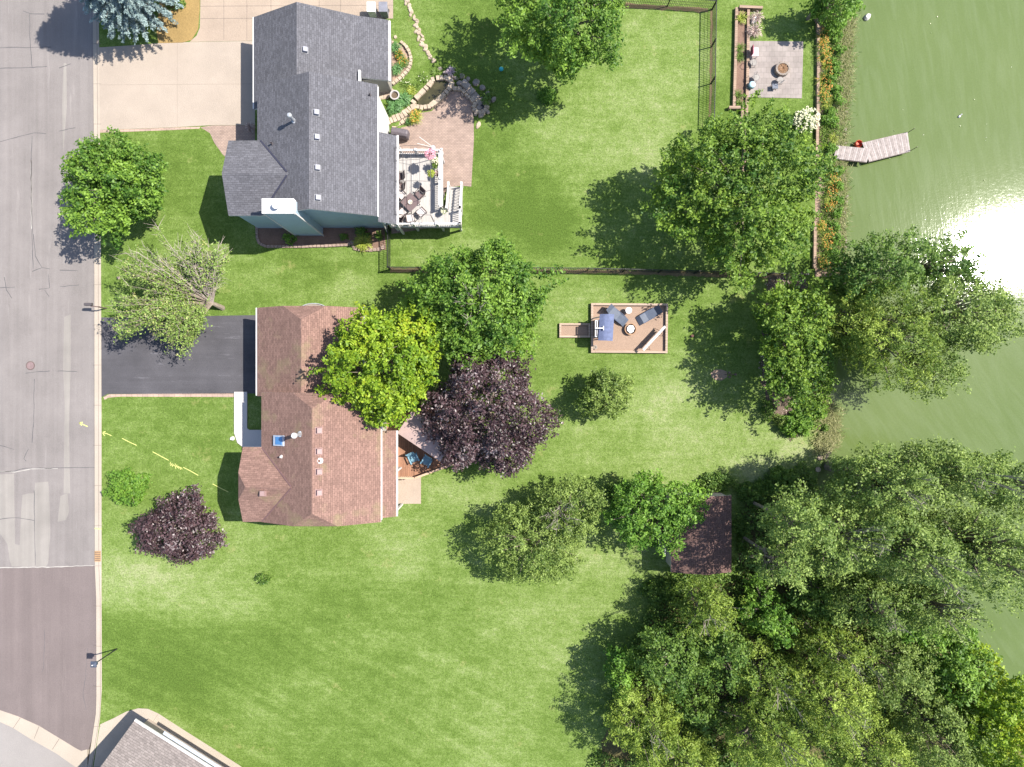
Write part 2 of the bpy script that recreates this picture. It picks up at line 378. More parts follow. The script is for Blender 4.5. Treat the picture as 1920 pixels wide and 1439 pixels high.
STY = {  # material, shoot length, spread, leaf half-size, leaves per shoot, shoots per m2 of crown, up-tilt of shoots, tint var
 'maple': ((.045, .115, .012), (.225, .36, .048), .85, .19, (.06, .11), 32, 21, .25),
 'maple2': ((.04, .105, .012), (.225, .335, .040), 1.15, .16, (.058, .105), 32, 21, .45),
 'lime': ((.10, .19, .010), (.32, .43, .03), .75, .18, (.065, .12), 32, 21, .25),
 'purple': ((.022, .011, .013), (.115, .068, .075), .5, .22, (.05, .10), 32, 24, .3),
 'olive': ((.075, .13, .02), (.27, .355, .085), .6, .17, (.045, .08), 30, 21, .3),
 'willow': ((.08, .14, .015), (.32, .41, .065), .75, .17, (.035, .095), 32, 20, .25),
 'cotton': ((.075, .135, .022), (.275, .365, .085), .75, .21, (.048, .08), 34, 22, .3),
 'dark': ((.05, .115, .018), (.18, .275, .045), .7, .18, (.05, .095), 30, 20, .3),
 'bright': ((.06, .15, .015), (.20, .34, .045), .6, .17, (.055, .10), 30, 20, .3),
 'shrub': ((.06, .13, .016), (.18, .30, .05), .35, .10, (.04, .08), 20, 40, .3),
}
_lm = {}
def lmat(k):
    if k not in _lm:
        s = STY[k]; alt = {'lime': (.30, .26, .01), 'purple': (.20, .165, .17), 'willow': None, 'maple': None}.get(k)
        _lm[k] = leafmat(k+'_leaves', s[0], s[1], alt, rough=.4 if k == 'purple' else .55, trans=.1 if k == 'purple' else .35, altlo=.93 if k == 'purple' else .98)
    return _lm[k]
def tree(px, py, rx, ry, top, sty, name, label, cat='tree', group=None, seed=1, bot=.28, dens=1.0, rot=0, lean=None, trunkr=None, bare=0, hm=None, fill=.45):
    rng = seedrng(seed); hm = hm or top*.58; k = S*(1-hm/H); cx, cy = W(px, py, hm); RX, RY = rx*k, ry*k
    gx, gy = (cx, cy) if lean is None else W(*lean)
    t = thing(name, label, cat, (gx, gy, 0), group=group)
    mt, sl_, sp, (lw, ll), per, dpm, up = lmat(sty), STY[sty][2], STY[sty][3], STY[sty][4], STY[sty][5], STY[sty][6], STY[sty][7]
    n = int(RX*RY*math.pi*dpm*dens*.62); zb = top*bot; zc = zb+(top-zb)*.42; f = lobef(rng)
    u = rng.uniform(-.55, 1, n); th = rng.uniform(0, 2*math.pi, n); r = rng.random(n)**(1/3.)
    r = np.where(rng.random(n) < fill, r*.95, rng.uniform(.80, 1.0, n)); q = np.sqrt(np.maximum(0, 1-u*u)); q = np.maximum(q, 0)
    # boughs: gather shoots around a few directions so that lumps and gaps form
    nb = max(11, int(RX*RY*2.0)); bu = rng.uniform(-.4, 1, nb); bt = rng.uniform(0, 6.283, nb); bq = np.sqrt(1-bu*bu)
    B = np.stack([bq*np.cos(bt), bq*np.sin(bt), bu], 1); X = np.stack([q*np.cos(th), q*np.sin(th), u], 1)
    d = X@B.T; w = d.argmax(1); gain = np.clip((d.max(1)-.80)/.2, -1, 1)
    bl = rng.uniform(*{'purple': (.88, 1.05), 'olive': (.84, 1.08), 'lime': (.80, 1.08)}.get(sty, (.76, 1.15)), nb)[w]; rr = r*bl*(1+.10*(gain-.5))*f(th, u)
    Xs = X*rr[:, None]; hz = np.where(Xs[:, 2] > 0, (top-zc), (zc-zb)*1.3)
    ca, sa = math.cos(rot), math.sin(rot); ex, ey = Xs[:, 0]*RX, Xs[:, 1]*RY
    C = np.stack([cx+ex*ca-ey*sa, cy+ex*sa+ey*ca, zc+Xs[:, 2]*hz], 1)
    D = unit(X*np.array([1, 1, .8])+np.array([0, 0, up])+rng.normal(0, .28, X.shape)); L = rng.uniform(.6, 1.25, n)*sl_
    C = C-D*L[:, None]*.8
    tint = np.clip(.42+.30*rng.normal(0, 1, nb)[w]*.6+rng.normal(0, .13, n), 0, .9)
    P, U, V, T = leaves(rng, C, D, L, per, lw, ll, sp, tint=tint, tvar=.21 if sty != 'purple' else .3)
    quads_obj('foliage', P, U, V, T, mt, t)
    # trunk with limbs reaching into the crown
    rng2 = random.Random(seed); tr = trunkr or .02*top+.03; m = MB(); zt = zb+(top-zb)*.35
    fx, fy = gx+(cx-gx)*.8, gy+(cy-gy)*.8
    m.tube([(gx, gy, -.1), (gx+(fx-gx)*.3, gy+(fy-gy)*.3, zt*.5), (fx, fy, zt)], [tr*1.25, tr, tr*.75], 8)
    idx = rng.choice(n, min(n, 14+int(top*1.5)), replace=False); tips = C[idx]
    for i, q_ in enumerate(tips):
        s0 = rng2.uniform(.45, 1.0); a = Vector((gx+(fx-gx)*s0, gy+(fy-gy)*s0, zt*s0)); b = Vector(q_); mid = a.lerp(b, .5)+Vector((0, 0, .25*(b-a).length*.5))
        m.tube([a, mid, b], [tr*.5, tr*.28, tr*.08], 5)
        for _ in range(2):
            c2 = Vector(C[rng.integers(0, n)])
            if (c2-b).length < 2.2: m.tube([mid, c2], [tr*.2, .012], 4)
    m.build('trunk', M_bark, t)
    if bare:
        tw = MB(); near = np.argsort(np.linalg.norm(C-np.array([cx+bare[0]*RX, cy+bare[1]*RY, top]), axis=1))[:bare[2]]
        o = Vector((cx+bare[0]*RX, cy+bare[1]*RY, zt+.3*(top-zt)))
        for i in near:
            b = Vector(C[i])+Vector((0, 0, .35)); d = (b-o); b = o+d*1.15
            mid = o.lerp(b, .6)+Vector([rng2.uniform(-.15, .15) for _ in range(3)])
            tw.tube([o, mid, b], [.035, .022, .012], 4)
            for _ in range(4): e = b+Vector([rng2.uniform(-.4, .4), rng2.uniform(-.4, .4), rng2.uniform(0, .4)]); tw.tube([mid.lerp(b, rng2.random()), e], [.014, .008], 3)
        tw.build('bare_twigs', M_twig, t)
    return t
def blob_shrub(px, py, rx, ry, top, sty, name, label, cat='shrub', group=None, seed=1, dens=1.0, base=None, z0=0):
    rng = seedrng(seed); hm = top*.55; k = S*(1-(hm+z0)/H); cx, cy = W(px, py, hm+z0); RX, RY = rx*k, ry*k
    t = thing(name, label, cat, (cx, cy, z0), group=group)
    s = STY[sty]; f = lobef(rng); n = max(25, int(RX*RY*math.pi*48*dens)); u = rng.uniform(-.1, 1, n); th = rng.uniform(0, 6.283, n); q = np.sqrt(1-u*u)
    X = np.stack([q*np.cos(th), q*np.sin(th), u], 1); r = rng.uniform(.72, 1, n)*f(th, u)
    C = np.stack([cx+X[:, 0]*RX*r, cy+X[:, 1]*RY*r, z0+.1+(top-.1)*np.maximum(X[:, 2], .05)*r], 1)
    L = np.full(n, min(.35, RX*.4)); D = unit(X+rng.normal(0, .3, X.shape)+np.array([0, 0, .25])); C = C-D*L[:, None]
    sc_ = min(1, .55+RX*.35)
    P, U, V, T = leaves(rng, C, D, L, 16, s[4][0]*sc_*.85, s[4][1]*sc_*.85, .09*sc_+.02, tint=np.clip(.45+rng.normal(0, .2, n), 0, .9))
    quads_obj('foliage', P, U, V, T, lmat(sty), t)
    m = MB()
    for i in range(5):
        b = C[rng.integers(0, n)]; m.tube([(cx, cy, z0-.03), ((cx+b[0])/2, (cy+b[1])/2, z0+(b[2]-z0)*.6), tuple(b)], [.03, .02, .01], 5)
    m.build('stems', M_bark, t); return t
def blades(parent, c, n, length, height, width, mt, seed=1, name='leaves', droop=.6, sx=1, sy=1, tint=(.2, .9)):
    """arching strap leaves from one crown, three segments each"""
    rng = seedrng(seed); P = []; U = []; V = []; T = []
    th = rng.uniform(0, 6.283, n); ln = length*rng.uniform(.6, 1.1, n); ht = height*rng.uniform(.6, 1.1, n)
    b = np.stack([c[0]+rng.normal(0, .12*length*sx, n), c[1]+rng.normal(0, .12*length*sy, n), np.full(n, c[2])], 1)
    dr = np.stack([np.cos(th)*sx, np.sin(th)*sy], 1); tt = rng.uniform(tint[0], tint[1], n)
    pts = []
    for s in (0, .3, .6, .85, 1):
        z = ht*(1.9*s-(.9+droop)*s*s*1.0) if droop else ht*s
        pts.append(np.concatenate([b[:, :2]+dr*(ln*s)[:, None], (c[2]+np.maximum(z, .02))[:, None]], 1))
    for i in range(4):
        a, e = pts[i], pts[i+1]; d = (e-a)/2; P.append((a+e)/2); U.append(d*1.12); side = np.stack([-dr[:, 1], dr[:, 0], np.zeros(n)], 1)
        V.append(side*width*(1.0, 1.0, .8, .5)[i]); T.append(tt)
    return quads_obj(name, np.concatenate(P), np.concatenate(U), np.concatenate(V), np.concatenate(T), mt, parent)
L_strap = leafmat('strap_leaves', (.05, .11, .015), (.17, .25, .04))
L_yel = leafmat('yellow_strap_leaves', (.16, .22, .02), (.36, .40, .07))
L_reed = leafmat('reed_leaves', (.16, .18, .06), (.40, .38, .20))
L_hosta = leafmat('hosta_leaves', (.05, .14, .04), (.14, .27, .09))
L_orange = leafmat('lily_petals', (.42, .15, .02), (.55, .34, .07), trans=.15)
L_cream = leafmat('cream_petals', (.52, .52, .32), (.72, .70, .55), trans=.15)
L_pink = leafmat('pink_petals', (.62, .18, .27), (.80, .55, .58), trans=.15)
L_purple = leafmat('mauve_petals', (.25, .17, .22), (.45, .36, .42), trans=.1)
L_dry = leafmat('dry_leaves', (.12, .03, .035), (.62, .52, .45), trans=.1)
L_brush = leafmat('brown_brush', (.14, .07, .03), (.34, .20, .11), trans=.1)
L_spruce = leafmat('spruce_needles', (.09, .14, .14), (.28, .36, .36), trans=.05)
def petals(parent, c, n, r, z, size, mt, seed=1, name='flowers', rx=1, ry=1, per=5):
    rng = seedrng(seed); a = rng.uniform(0, 6.283, n); q = np.sqrt(rng.random(n))*r
    C = np.stack([c[0]+np.cos(a)*q*rx, c[1]+np.sin(a)*q*ry, c[2]+z*(1-.35*(q/r)**2)+rng.normal(0, .05*z, n)], 1)
    C = np.repeat(C, per, 0); N = unit(rng.normal(0, .5, C.shape)+np.array([0, 0, 1])); U = unit(np.cross(N, rng.normal(0, 1, C.shape))); V = np.cross(N, U)
    s = size*rng.uniform(.7, 1.2, (len(C), 1)); P = C+U*s*.7
    return quads_obj(name, P, U*s, V*s*.55, rng.random(len(C)), mt, parent)

# ---------------- ground, lake, roads ----------------
SHORE = [(1640, -2600), (1640, -400), (1622, -20), (1603, 25), (1594, 55), (1591, 110), (1590, 165), (1583, 205), (1583, 250), (1577, 290), (1584, 350), (1582, 400), (1578, 450), (1579, 500), (1572, 600), (1566, 690), (1556, 740), (1555, 785), (1558, 820), (1549, 850), (1534, 878), (1532, 905), (1545, 960), (1600, 1040), (1700, 1120), (1790, 1185), (1835, 1240), (1865, 1290), (1900, 1340), (2000, 1420), (2400, 1600), (4000, 2600)]
CURB_IN = [(177, -2600), (177, 0), (179, 250), (180, 500), (180.5, 800), (181, 1060), (183.5, 1120), (184, 1300), (183, 1335), (177, 1375), (167, 1439), (150, 1520), (100, 1750), (-150, 2600)]
CURB_OUT = [(188, -2600), (188, 0), (190.5, 250), (192.5, 500), (193.5, 800), (193.5, 1100), (194, 1290), (191, 1340), (186, 1380), (176, 1439), (160, 1520), (112, 1750), (-140, 2600)]
def poly_obj(name, pts, z0, z1, mt, kind='structure', ms=None):
    m = MB().prism(pts, z0, z1, 0, 1 if ms else None); return tag(m.build(name, [mt, ms] if ms else mt), kind=kind)
rs = random.Random(5)
shore = []
for i in range(len(SHORE)-1):
    a, b = SHORE[i], SHORE[i+1]; k = max(1, int(math.dist(a, b)/16)) if -100 < a[1] < 1500 else 1
    for j in range(k): shore.append((a[0]+(b[0]-a[0])*j/k+(rs.uniform(-3, 3) if k > 1 else 0), a[1]+(b[1]-a[1])*j/k))
shore.append(SHORE[-1])
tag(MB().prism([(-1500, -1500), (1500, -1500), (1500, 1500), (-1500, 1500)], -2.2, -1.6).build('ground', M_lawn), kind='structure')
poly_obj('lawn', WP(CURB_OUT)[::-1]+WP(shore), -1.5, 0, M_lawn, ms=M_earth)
tag(MB().prism([(16, -600), (900, -600), (900, 600), (16, 600)], -1.55, -.32).build('lake', M_water), kind='structure')
tag(MB().prism([(-300, -260), (-52, -260), (-52, 260), (-300, 260)], -1.5, -.02).build('far_lawn', M_lawn), kind='structure')

# road: asphalt sheets with filled cracks and worn patches in the same surface
rd = MB(); seam = 1061
top_ = [(-360, -2600)]+[p for p in CURB_IN if p[1] <= 1060]+[(181, seam), (140, seam+1), (90, seam+2), (40, seam+4), (-360, seam+6)]
rd.prism(WP(top_), -1.5, -.10, 0)
low = [(-360, seam+6.2), (40, seam+4.2), (90, seam+2.2), (140, seam+1.2), (181, seam+.2)]+[(183.5, 1120), (184, 1300), (183, 1335), (177, 1375), (167, 1405), (154, 1407), (144, 1402), (75, 1360), (35, 1342), (0, 1330), (-360, 1160)]
rd.prism(WP(low), -1.5, -.10, 1)
def worn(pts, m=2): rd.prism(WP(pts), -.10, -.096, m)
worn([(68, 905), (92, 903), (94, 925), (96, 1000), (92, 1055), (88, 1062), (72, 1062), (40, 1062), (24, 1062), (20, 1050), (16, 1020), (2, 1000), (-3, 960), (-3, 890), (28, 888), (29, 960), (30, 1020), (39, 1022), (41, 965), (44, 928), (56, 925), (66, 925)])
worn([(115, 930), (128, 925), (131, 960), (125, 975), (110, 978)]); worn([(122, 595), (134, 590), (134, 690), (131, 800), (133, 925), (121, 925), (123, 760), (120, 690)])
worn([(120, 290), (127, 200), (126, 120), (121, 120), (118, 200)], 2)
def crack(pts, w=.05, m=3, j=1.2):
    q = []
    for a, b in zip(pts[:-1], pts[1:]):
        k = max(1, int(math.dist(a, b)/9))
        for i in range(k): q.append((a[0]+(b[0]-a[0])*i/k+rs.uniform(-j, j)*.5, a[1]+(b[1]-a[1])*i/k+rs.uniform(-j, j)*.5))
    q.append(pts[-1]); rd.strip([W(x, y) for x, y in q], [w*rs.uniform(.5, 1.2) for _ in q], -.10, -.0945, m)
for c in [[(0, 91), (98, 90)], [(59, 91), (62, 128)], [(0, 130), (62, 128), (90, 126)], [(112, 129), (135, 121)], [(112, 247), (143, 241)], [(0, 268), (30, 260), (66, 250), (88, 252)], [(62, 256), (60, 300), (61, 400), (64, 505)],
          [(64, 440), (68, 480), (80, 503), (95, 505)], [(62, 510), (80, 503)], [(114, 507), (147, 508)], [(114, 538), (150, 535)], [(0, 541), (30, 539)], [(10, 520), (14, 545), (24, 560)], [(75, 543), (95, 541), (93, 515)], [(85, 545), (94, 557)],
          [(50, 700), (95, 696)], [(110, 696), (146, 697)], [(66, 711), (65, 790), (62, 830)], [(0, 835), (28, 843)], [(56, 842), (46, 860), (51, 865)], [(0, 885), (30, 883), (50, 878), (180, 877)], [(66, 920), (67, 1000), (68, 1060)], [(0, 974), (30, 970), (66, 976)],
          [(45, 22), (60, 28), (85, 28)], [(57, 28), (58, 60), (59, 91)], [(0, 0), (0, 0.1)]]: crack(c)
for c in [[(60, 300), (61, 360), (61, 430)], [(0, 884), (30, 885), (60, 879), (110, 878)], [(0, 1064), (90, 1063), (181, 1060)]]: crack(c, .07, 4)
for c in [[(85, 1180), (84, 1250), (80, 1260)], [(166, 1215), (162, 1270), (157, 1300), (163, 1330)]]: crack(c, .03)
tag(rd.build('road', [M_asph, M_asph2, M_worn, M_crack, M_cracklight]), kind='structure')
# cross gutter and far road at the bottom left
gt = MB(); gtop = [(-360, 1160), (0, 1330), (35, 1342), (75, 1360), (144, 1402), (154, 1407), (165, 1404)]; gbot = [(166, 1445), (150, 1442), (108, 1412), (60, 1385), (25, 1363), (0, 1352), (-360, 1182)]
gt.prism(WP(gtop+gbot), -1.5, -.09, 0)
for a, b in (((40, 1345), (27, 1364)), ((75, 1361), (66, 1384)), ((113, 1384), (100, 1404))): gt.strip([W(*a), W(*b)], .04, -.09, -.086, 1)
tag(gt.build('gutter', [M_curb, M_joint]), kind='structure')
poly_obj('side_road', WP([(-360, 1182.5), (0, 1352.5), (25, 1363.5), (60, 1385.5), (108, 1412.5), (150, 1442.5), (166, 1446), (120, 1600), (-200, 2600), (-360, 2600)]), -1.5, -.11, speck('pale_asphalt', (.25, .23, .22), .08, .2, 20))
cb = MB(); n = len(CURB_IN); cb.prism(WP(CURB_IN)+WP(CURB_OUT)[::-1], -1.4, .015, 0)
for y in range(10, 1440, 75): cb.strip([W(178.5, y), W(193, y)], .025, .015, .019, 1)
cb.strip([W(x+7.5, y) for x, y in CURB_IN if -10 < y < 1440], .03, .015, .018, 1)
tag(cb.build('kerb', [M_curb, M_joint]), kind='structure')

# driveways, paths, beds laid on the lawn
def jag(pts, a=5, step=9, s=1):
    r = random.Random(s); out = []
    for i in range(len(pts)):
        p, q = pts[i], pts[(i+1) % len(pts)]; k = max(1, int(math.dist(p, q)/step))
        out += [(p[0]+(q[0]-p[0])*j/k+r.uniform(-a, a), p[1]+(q[1]-p[1])*j/k+r.uniform(-a, a)) for j in range(k)]
    return out
def sheet(name, pts, mt, z=.012, h0=-.03, joints=(), jw=.03, kind='structure'):
    m = MB().prism(WP(pts), h0, z, 0)
    for j in joints: m.strip([W(*q) for q in j], jw, z, z+.004, 1)
    return tag(m.build(name, [mt, M_joint]), kind=kind)
sheet('concrete_driveway', [(188.6, 92), (250, 88), (300, 84), (355, 82), (462, 80), (480, 80), (480, 237), (400, 237), (330, 241), (250, 244), (189.5, 246)], M_conc, joints=[[(190, 162), (480, 160)], [(335, 84), (335, 240)]], jw=.012)
sheet('back_driveway', [(378, -60), (378, 20), (377, 55), (371, 70), (358, 81.5), (462, 79.6), (560, 79), (560, 35), (690, 38), (738, 38), (738, -60)], M_conc2, joints=[[(378, 15), (560, 14), (738, 13)], [(378, 38), (560, 37)], [(422, -60), (422, 78)], [(465, -60), (465, 78)], [(510, -60), (510, 40)], [(600, -60), (600, 30)], [(640, -60), (640, 30)]])
sheet('brick_walk', [(378, 241), (400, 237.4), (480, 237.4), (480, 290), (442, 312), (420, 292), (404, 270), (396, 252)], M_paver)
sheet('driveway_edging', [(190, 246.4), (250, 244.4), (330, 241.4), (378, 240), (376, 243.5), (330, 246), (250, 249), (190, 251)], M_brickedge)
sheet('black_driveway', [(193, 596), (250, 597), (350, 594), (470, 592), (490, 592), (490, 738), (205, 739), (196, 744), (193.5, 744)], M_drive)
sheet('brick_edging', [(197, 745), (208, 739.4), (443, 737.4), (443, 745), (230, 744), (206, 746), (199, 750)], M_brickedge)
sheet('front_walk', [(442, 735), (466, 735), (466, 803), (470, 806), (494, 806), (494, 838), (458, 838), (448, 830), (442, 812)], M_walk, .1)
sheet('corner_pavement', [(191, 1356), (215, 1345), (240, 1332), (262, 1326), (280, 1327), (300, 1336), (340, 1362), (400, 1400), (450, 1432), (470, 1446), (470, 1700), (170, 1600), (178, 1440), (186, 1385)], M_curb, joints=[[(300, 1336), (240, 1420)]], jw=.015)
sheet('dry_grass_bed', [(300, 84), (345, 83), (362, 78), (374, 58), (377, 20), (377, -60), (310, -60), (296, 60)], M_tanp, .03)
sheet('mulch_bed', [(482, 405), (720, 405), (725, 470), (690, 468), (662, 461), (600, 463), (505, 463), (488, 458), (482, 440)], M_mulch, .03)
sheet('gravel_pad', [(743, 893), (790, 893), (790, 944), (743, 944)], M_conc2, .02)
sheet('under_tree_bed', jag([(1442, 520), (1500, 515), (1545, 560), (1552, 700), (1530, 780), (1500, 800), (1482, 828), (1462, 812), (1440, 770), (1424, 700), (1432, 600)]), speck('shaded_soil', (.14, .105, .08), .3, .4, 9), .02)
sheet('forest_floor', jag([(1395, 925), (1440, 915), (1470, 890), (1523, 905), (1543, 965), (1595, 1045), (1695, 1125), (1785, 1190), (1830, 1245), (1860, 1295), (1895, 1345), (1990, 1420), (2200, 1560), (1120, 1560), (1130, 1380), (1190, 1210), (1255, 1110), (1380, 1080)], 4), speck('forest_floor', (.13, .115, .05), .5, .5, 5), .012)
sheet('paver_patio', [(731, 262), (735, 246), (770, 238), (786, 215), (810, 211), (848, 172), (872, 170), (884, 186), (888, 212), (889, 262), (884, 352), (866, 350), (840, 353), (800, 430), (735, 440)], M_paver, .02)
sheet('stone_side_path', [(709, 173), (735, 167), (742, 174), (728, 188), (709, 190)], M_block, .03)
sheet('lake_patio', [(1400, 80), (1504, 81), (1501, 187), (1398, 185)], M_paver2, .03)
# ---------------- buildings ----------------
def roof(name, polys, mt, parent, th=.16, fascia=None):
    """polys: lists of 3-D points, top faces; closed slab with white fascia"""
    key = {}; V = []; F = []; E = {}
    def vid(p):
        k = tuple(round(c, 3) for c in p)
        if k not in key: key[k] = len(V); V.append(p)
        return key[k]
    for q in polys:
        f = [vid(p) for p in q]
        a = sum(V[f[i]][0]*V[f[(i+1) % len(f)]][1]-V[f[(i+1) % len(f)]][0]*V[f[i]][1] for i in range(len(f)))
        if a < 0: f = f[::-1]
        F.append(f)
        for i in range(len(f)): E[(f[i], f[(i+1) % len(f)])] = 1
    n = len(V); m = MB(); m.v = [tuple(v) for v in V]+[(v[0], v[1], v[2]-th) for v in V]
    m.f = [f for f in F]+[[i+n for i in f][::-1] for f in F]; m.m = [0]*len(F)+[1]*len(F)
    for (a, b) in E:
        if (b, a) not in E: m.f.append([a, n+a, n+b, b]); m.m.append(1)
    return m.build(name, [mt, fascia or M_fascia], parent)
def xsec(name, prof, y0, y1, mt, parent, axis='y'):
    """extrude a cross-section (u, z) along y (or x)"""
    m = MB(); n = len(prof); vs = []
    for w_ in (y0, y1): vs += [((u, w_, z) if axis == 'y' else (w_, u, z)) for u, z in prof]
    fs = [list(range(n)), [n+i for i in range(n)][::-1]]+[[i, n+i, n+(i+1) % n, (i+1) % n] for i in range(n)]
    m.add(vs, fs); o = m.build(name, mt, parent)
    me = o.data
    import bmesh
    b = bmesh.new(); b.from_mesh(me); bmesh.ops.recalc_face_normals(b, faces=b.faces); b.to_mesh(me); b.free(); return o
def window(parent, c, wd, ht, face, name='window'):
    """face: 'e','w','n','s'"""
    ax = face in 'ew'; s = 1 if face in 'en' else -1
    fr = MB(); d = .06
    fr.box((c[0]+(s*d/2 if ax else 0), c[1]+(0 if ax else s*d/2), c[2]), (d if ax else wd+.2, wd+.2 if ax else d, ht+.2))
    f = fr.build(name, M_white, parent)
    g = MB(); d2 = .02
    for k in (-1, 1):
        off = k*wd/4
        g.box((c[0]+(s*(d+d2/2) if ax else off), c[1]+(off if ax else s*(d+d2/2)), c[2]+.1), (d2 if ax else wd/2-.06, wd/2-.06 if ax else d2, ht))
    g.build('pane', M_glass, f)
def vent(loc, parent, c1, c2, slope=0, s=.42):
    t = MB().box((0, 0, -.08), (s*1.25, s*1.15, .12), 0, 1).box((-.02, 0, .04), (s*.8, s*.85, .2), 0, 0, .9)
    o = t.build('roof_vent', [c1, c2], None, origin=(0, 0, 0)); return o

# ----- grey house -----
hx, hy = -14, 18
h1 = thing('grey_house', 'split level house with grey shingle roof, blue siding and white chimney top', 'house', (hx, hy, 0))
Rn, En = 4.62, 2.7; xr, xw, xe = -14.63, -18.26, -10.84; yN, yM, yS = 25.93, 20.3, 11.36
Z1 = lambda x: Rn-abs(x-xr)*(.529 if x < xr else .465)
roof('garage_roof', [[(xw, yN, En), (xr, yN, Rn), (xr, 19.4, Rn), (xw, 19.4, En)], [(xr, yN, Rn), (xe, yN, Z1(xe)), (xe, 19.4, Z1(xe)), (xr, 19.4, Rn)]], M_gray, h1)
roof('annex_roof', [[(xe-.02, yN-.01, 2.88), (-8.80, yN-.01, 2.35), (-8.80, 21.6, 2.35), (xe-.02, 21.6, 2.88)]], M_gray, h1)
RX2, RZ2, SL2 = -13.2, 6.6, .475
Z2 = lambda x: RZ2-abs(x-RX2)*SL2
roof('main_roof', [[(-17.3, yS, Z2(-17.3)), (-17.3, yM, Z2(-17.3)), (RX2, yM, RZ2), (RX2, yS, RZ2)], [(RX2, yS, RZ2), (RX2, yM, RZ2), (-9.13, yM, Z2(-9.13)), (-9.13, yS, Z2(-9.13))]], M_gray, h1)
roof('wing_roof', [[(-19.2, 13.9, 5.85), (-14.2, 13.9, 5.85), (-15.9, 16.45, 4.78), (-19.2, 16.45, 4.78)], [(-19.2, 13.9, 5.85), (-14.2, 13.9, 5.85), (-15.9, 11.37, 4.78), (-19.2, 11.37, 4.78)]], M_gray, h1)
roof('porch_roof', [[(-9.11, 17.15, 4.5), (-7.98, 17.15, 3.75), (-7.98, 11.02, 3.75), (-9.11, 11.02, 4.5)]], M_gray, h1)
xsec('wall', [(-17.0, -.1), (-17.0, Z2(-17.0)-.12), (RX2, RZ2-.12), (-9.24, Z2(-9.24)-.12), (-9.24, -.1)], 11.62, 19.9, M_blue, h1)
xsec('garage_wall', [(-18.0, -.1), (-18.0, Z1(-18.0)-.1), (xr, Rn-.1), (xe+.1, Z1(xe+.1)-.1), (xe+.1, -.1)], 19.9, 25.7, M_whites, h1)
MB().prism([(xe+.12, 21.7), (-8.95, 21.7), (-8.95, 25.6), (xe+.12, 25.6)], -.1, 2.2).build('annex_wall', siding('grey_siding', (.30, .27, .25)), h1)
xsec('wing_wall', [(16.25, -.1), (16.25, 4.75), (13.9, 5.72), (11.6, 4.75), (11.6, -.1)], -18.95, -17.0, M_blue, h1, 'x')
MB().box((-9.18, 18.15, .05), (.06, 3.2, 4.2)).build('white_wall_panel', M_white, h1)
MB().box((-9.10, 15.75, 4.5), (.06, 8.85, .10)).build('gutter', M_fascia, h1)
MB().box((-8.74, 23.75, 2.12), (.12, 4.3, .16)).build('gutter', M_fascia, h1)
MB().box((xw-.05, 22.7, 2.52), (.1, 6.5, .14)).build('gutter', M_fascia, h1)
MB().box((-7.92, 14.1, 3.58), (.12, 6.2, .15)).build('gutter', M_fascia, h1)
MB().box((xe+.12, 21.25, 2.72), (.14, 1.55, .35)).build('step_flashing', M_fascia, h1)
for p in ((-8.1, 16.9), (-8.1, 14.1), (-8.1, 11.2)): MB().box((p[0], p[1], 0), (.14, .14, 3.62)).build('porch_post', M_white, h1)
MB().bar((-9.05, 11.5, 4.2), (-9.3, 11.3, .1), .08).build('downspout', M_fascia, h1)
ch = MB().prism([(-16.1, 11.04), (-14.1, 11.04), (-14.1, 11.9), (-16.1, 11.9)], -.05, 6.75).build('chimney', M_blue, h1)
MB().prism([(-16.16, 10.98), (-14.12, 10.98), (-13.98, 11.15), (-13.98, 11.82), (-14.1, 11.95), (-16.16, 11.95)], 6.76, 6.92).build('chimney_cap', M_white, ch)
MB().lathe((-15.15, 11.42, 6.92), [(.0, 0), (.17, 0), (.17, .22), (.23, .24), (.23, .36), (.0, .42)], 16).build('flue', M_fascia, ch)
cw = MB(); cw.box((-14.07, 11.04, 0), (.07, .1, 6.7)); cw.box((-16.13, 11.04, 0), (.07, .1, 6.7)); cw.build('corner_trim', M_fascia, ch)
MB().box((-18.03, 22.8, 0), (.08, 4.9, 2.2)).build('garage_door', M_white, h1)
window(h1, (-10.9, 11.62, 1.2), 0.01, .01, 's') if 0 else None
window(h1, (-18.95, 13.9, 1.5), 1.6, 1.3, 'w'); window(h1, (-9.24, 13.0, 2.2), 1.6, 1.7, 'e'); window(h1, (-9.24, 15.6, 1.7), 1.5, 2.0, 'e', 'patio_door')
def pipe(px, py, surf, hgt, r, mt, parent, name='vent_pipe', cap=None):
    # find the roof point under the pixel
    h = 4
    for _ in range(30): x, y = W(px, py, h); h = surf(x, y)
    MB().lathe((x, y, h-.1), [(0, 0), (r*2, 0), (r*1.6, .12), (r, .14), (r, hgt), (r*.8, hgt), (r*.8, hgt-.1), (0, hgt-.1)], 12).build(name, mt, parent)
    if cap: MB().lathe((x, y, h+hgt-.12), [(0, 0), (r*1.5, 0), (r*1.6, .15), (r*1.2, .22), (0, .24)], 12).build('pipe_cap', cap, parent)
def boxvent(px, py, surf, slope, s, c1, c2, parent):
    h = 4
    for _ in range(30): x, y = W(px, py, h); h = surf(x, y)
    t = MB(); n_ = Vector((slope, 0, 1)).normalized(); u = Vector((1, 0, -slope)).normalized(); v = Vector((0, 1, 0)); c = Vector((x, y, h))
    def bx(hw, hd, z0, z1, m, sh=0, tp=1):
        vs = [c+u*(a*hw*k+sh)+v*(b*hd*k)+n_*z for z, k in ((z0, 1), (z1, tp)) for a, b in ((-1, -1), (1, -1), (1, 1), (-1, 1))]
        t.add(vs, [(3, 2, 1, 0), (4, 5, 6, 7), (0, 1, 5, 4), (1, 2, 6, 5), (2, 3, 7, 6), (3, 0, 4, 7)], m)
    bx(s*.62, s*.6, -.02, .02, 1); bx(s*.42, s*.45, .02, .24, 0, 0, .9)
    t.build('roof_vent', [c1, c2], parent)
sm1 = lambda x, y: Z2(x) if y < 20 else Z1(x)
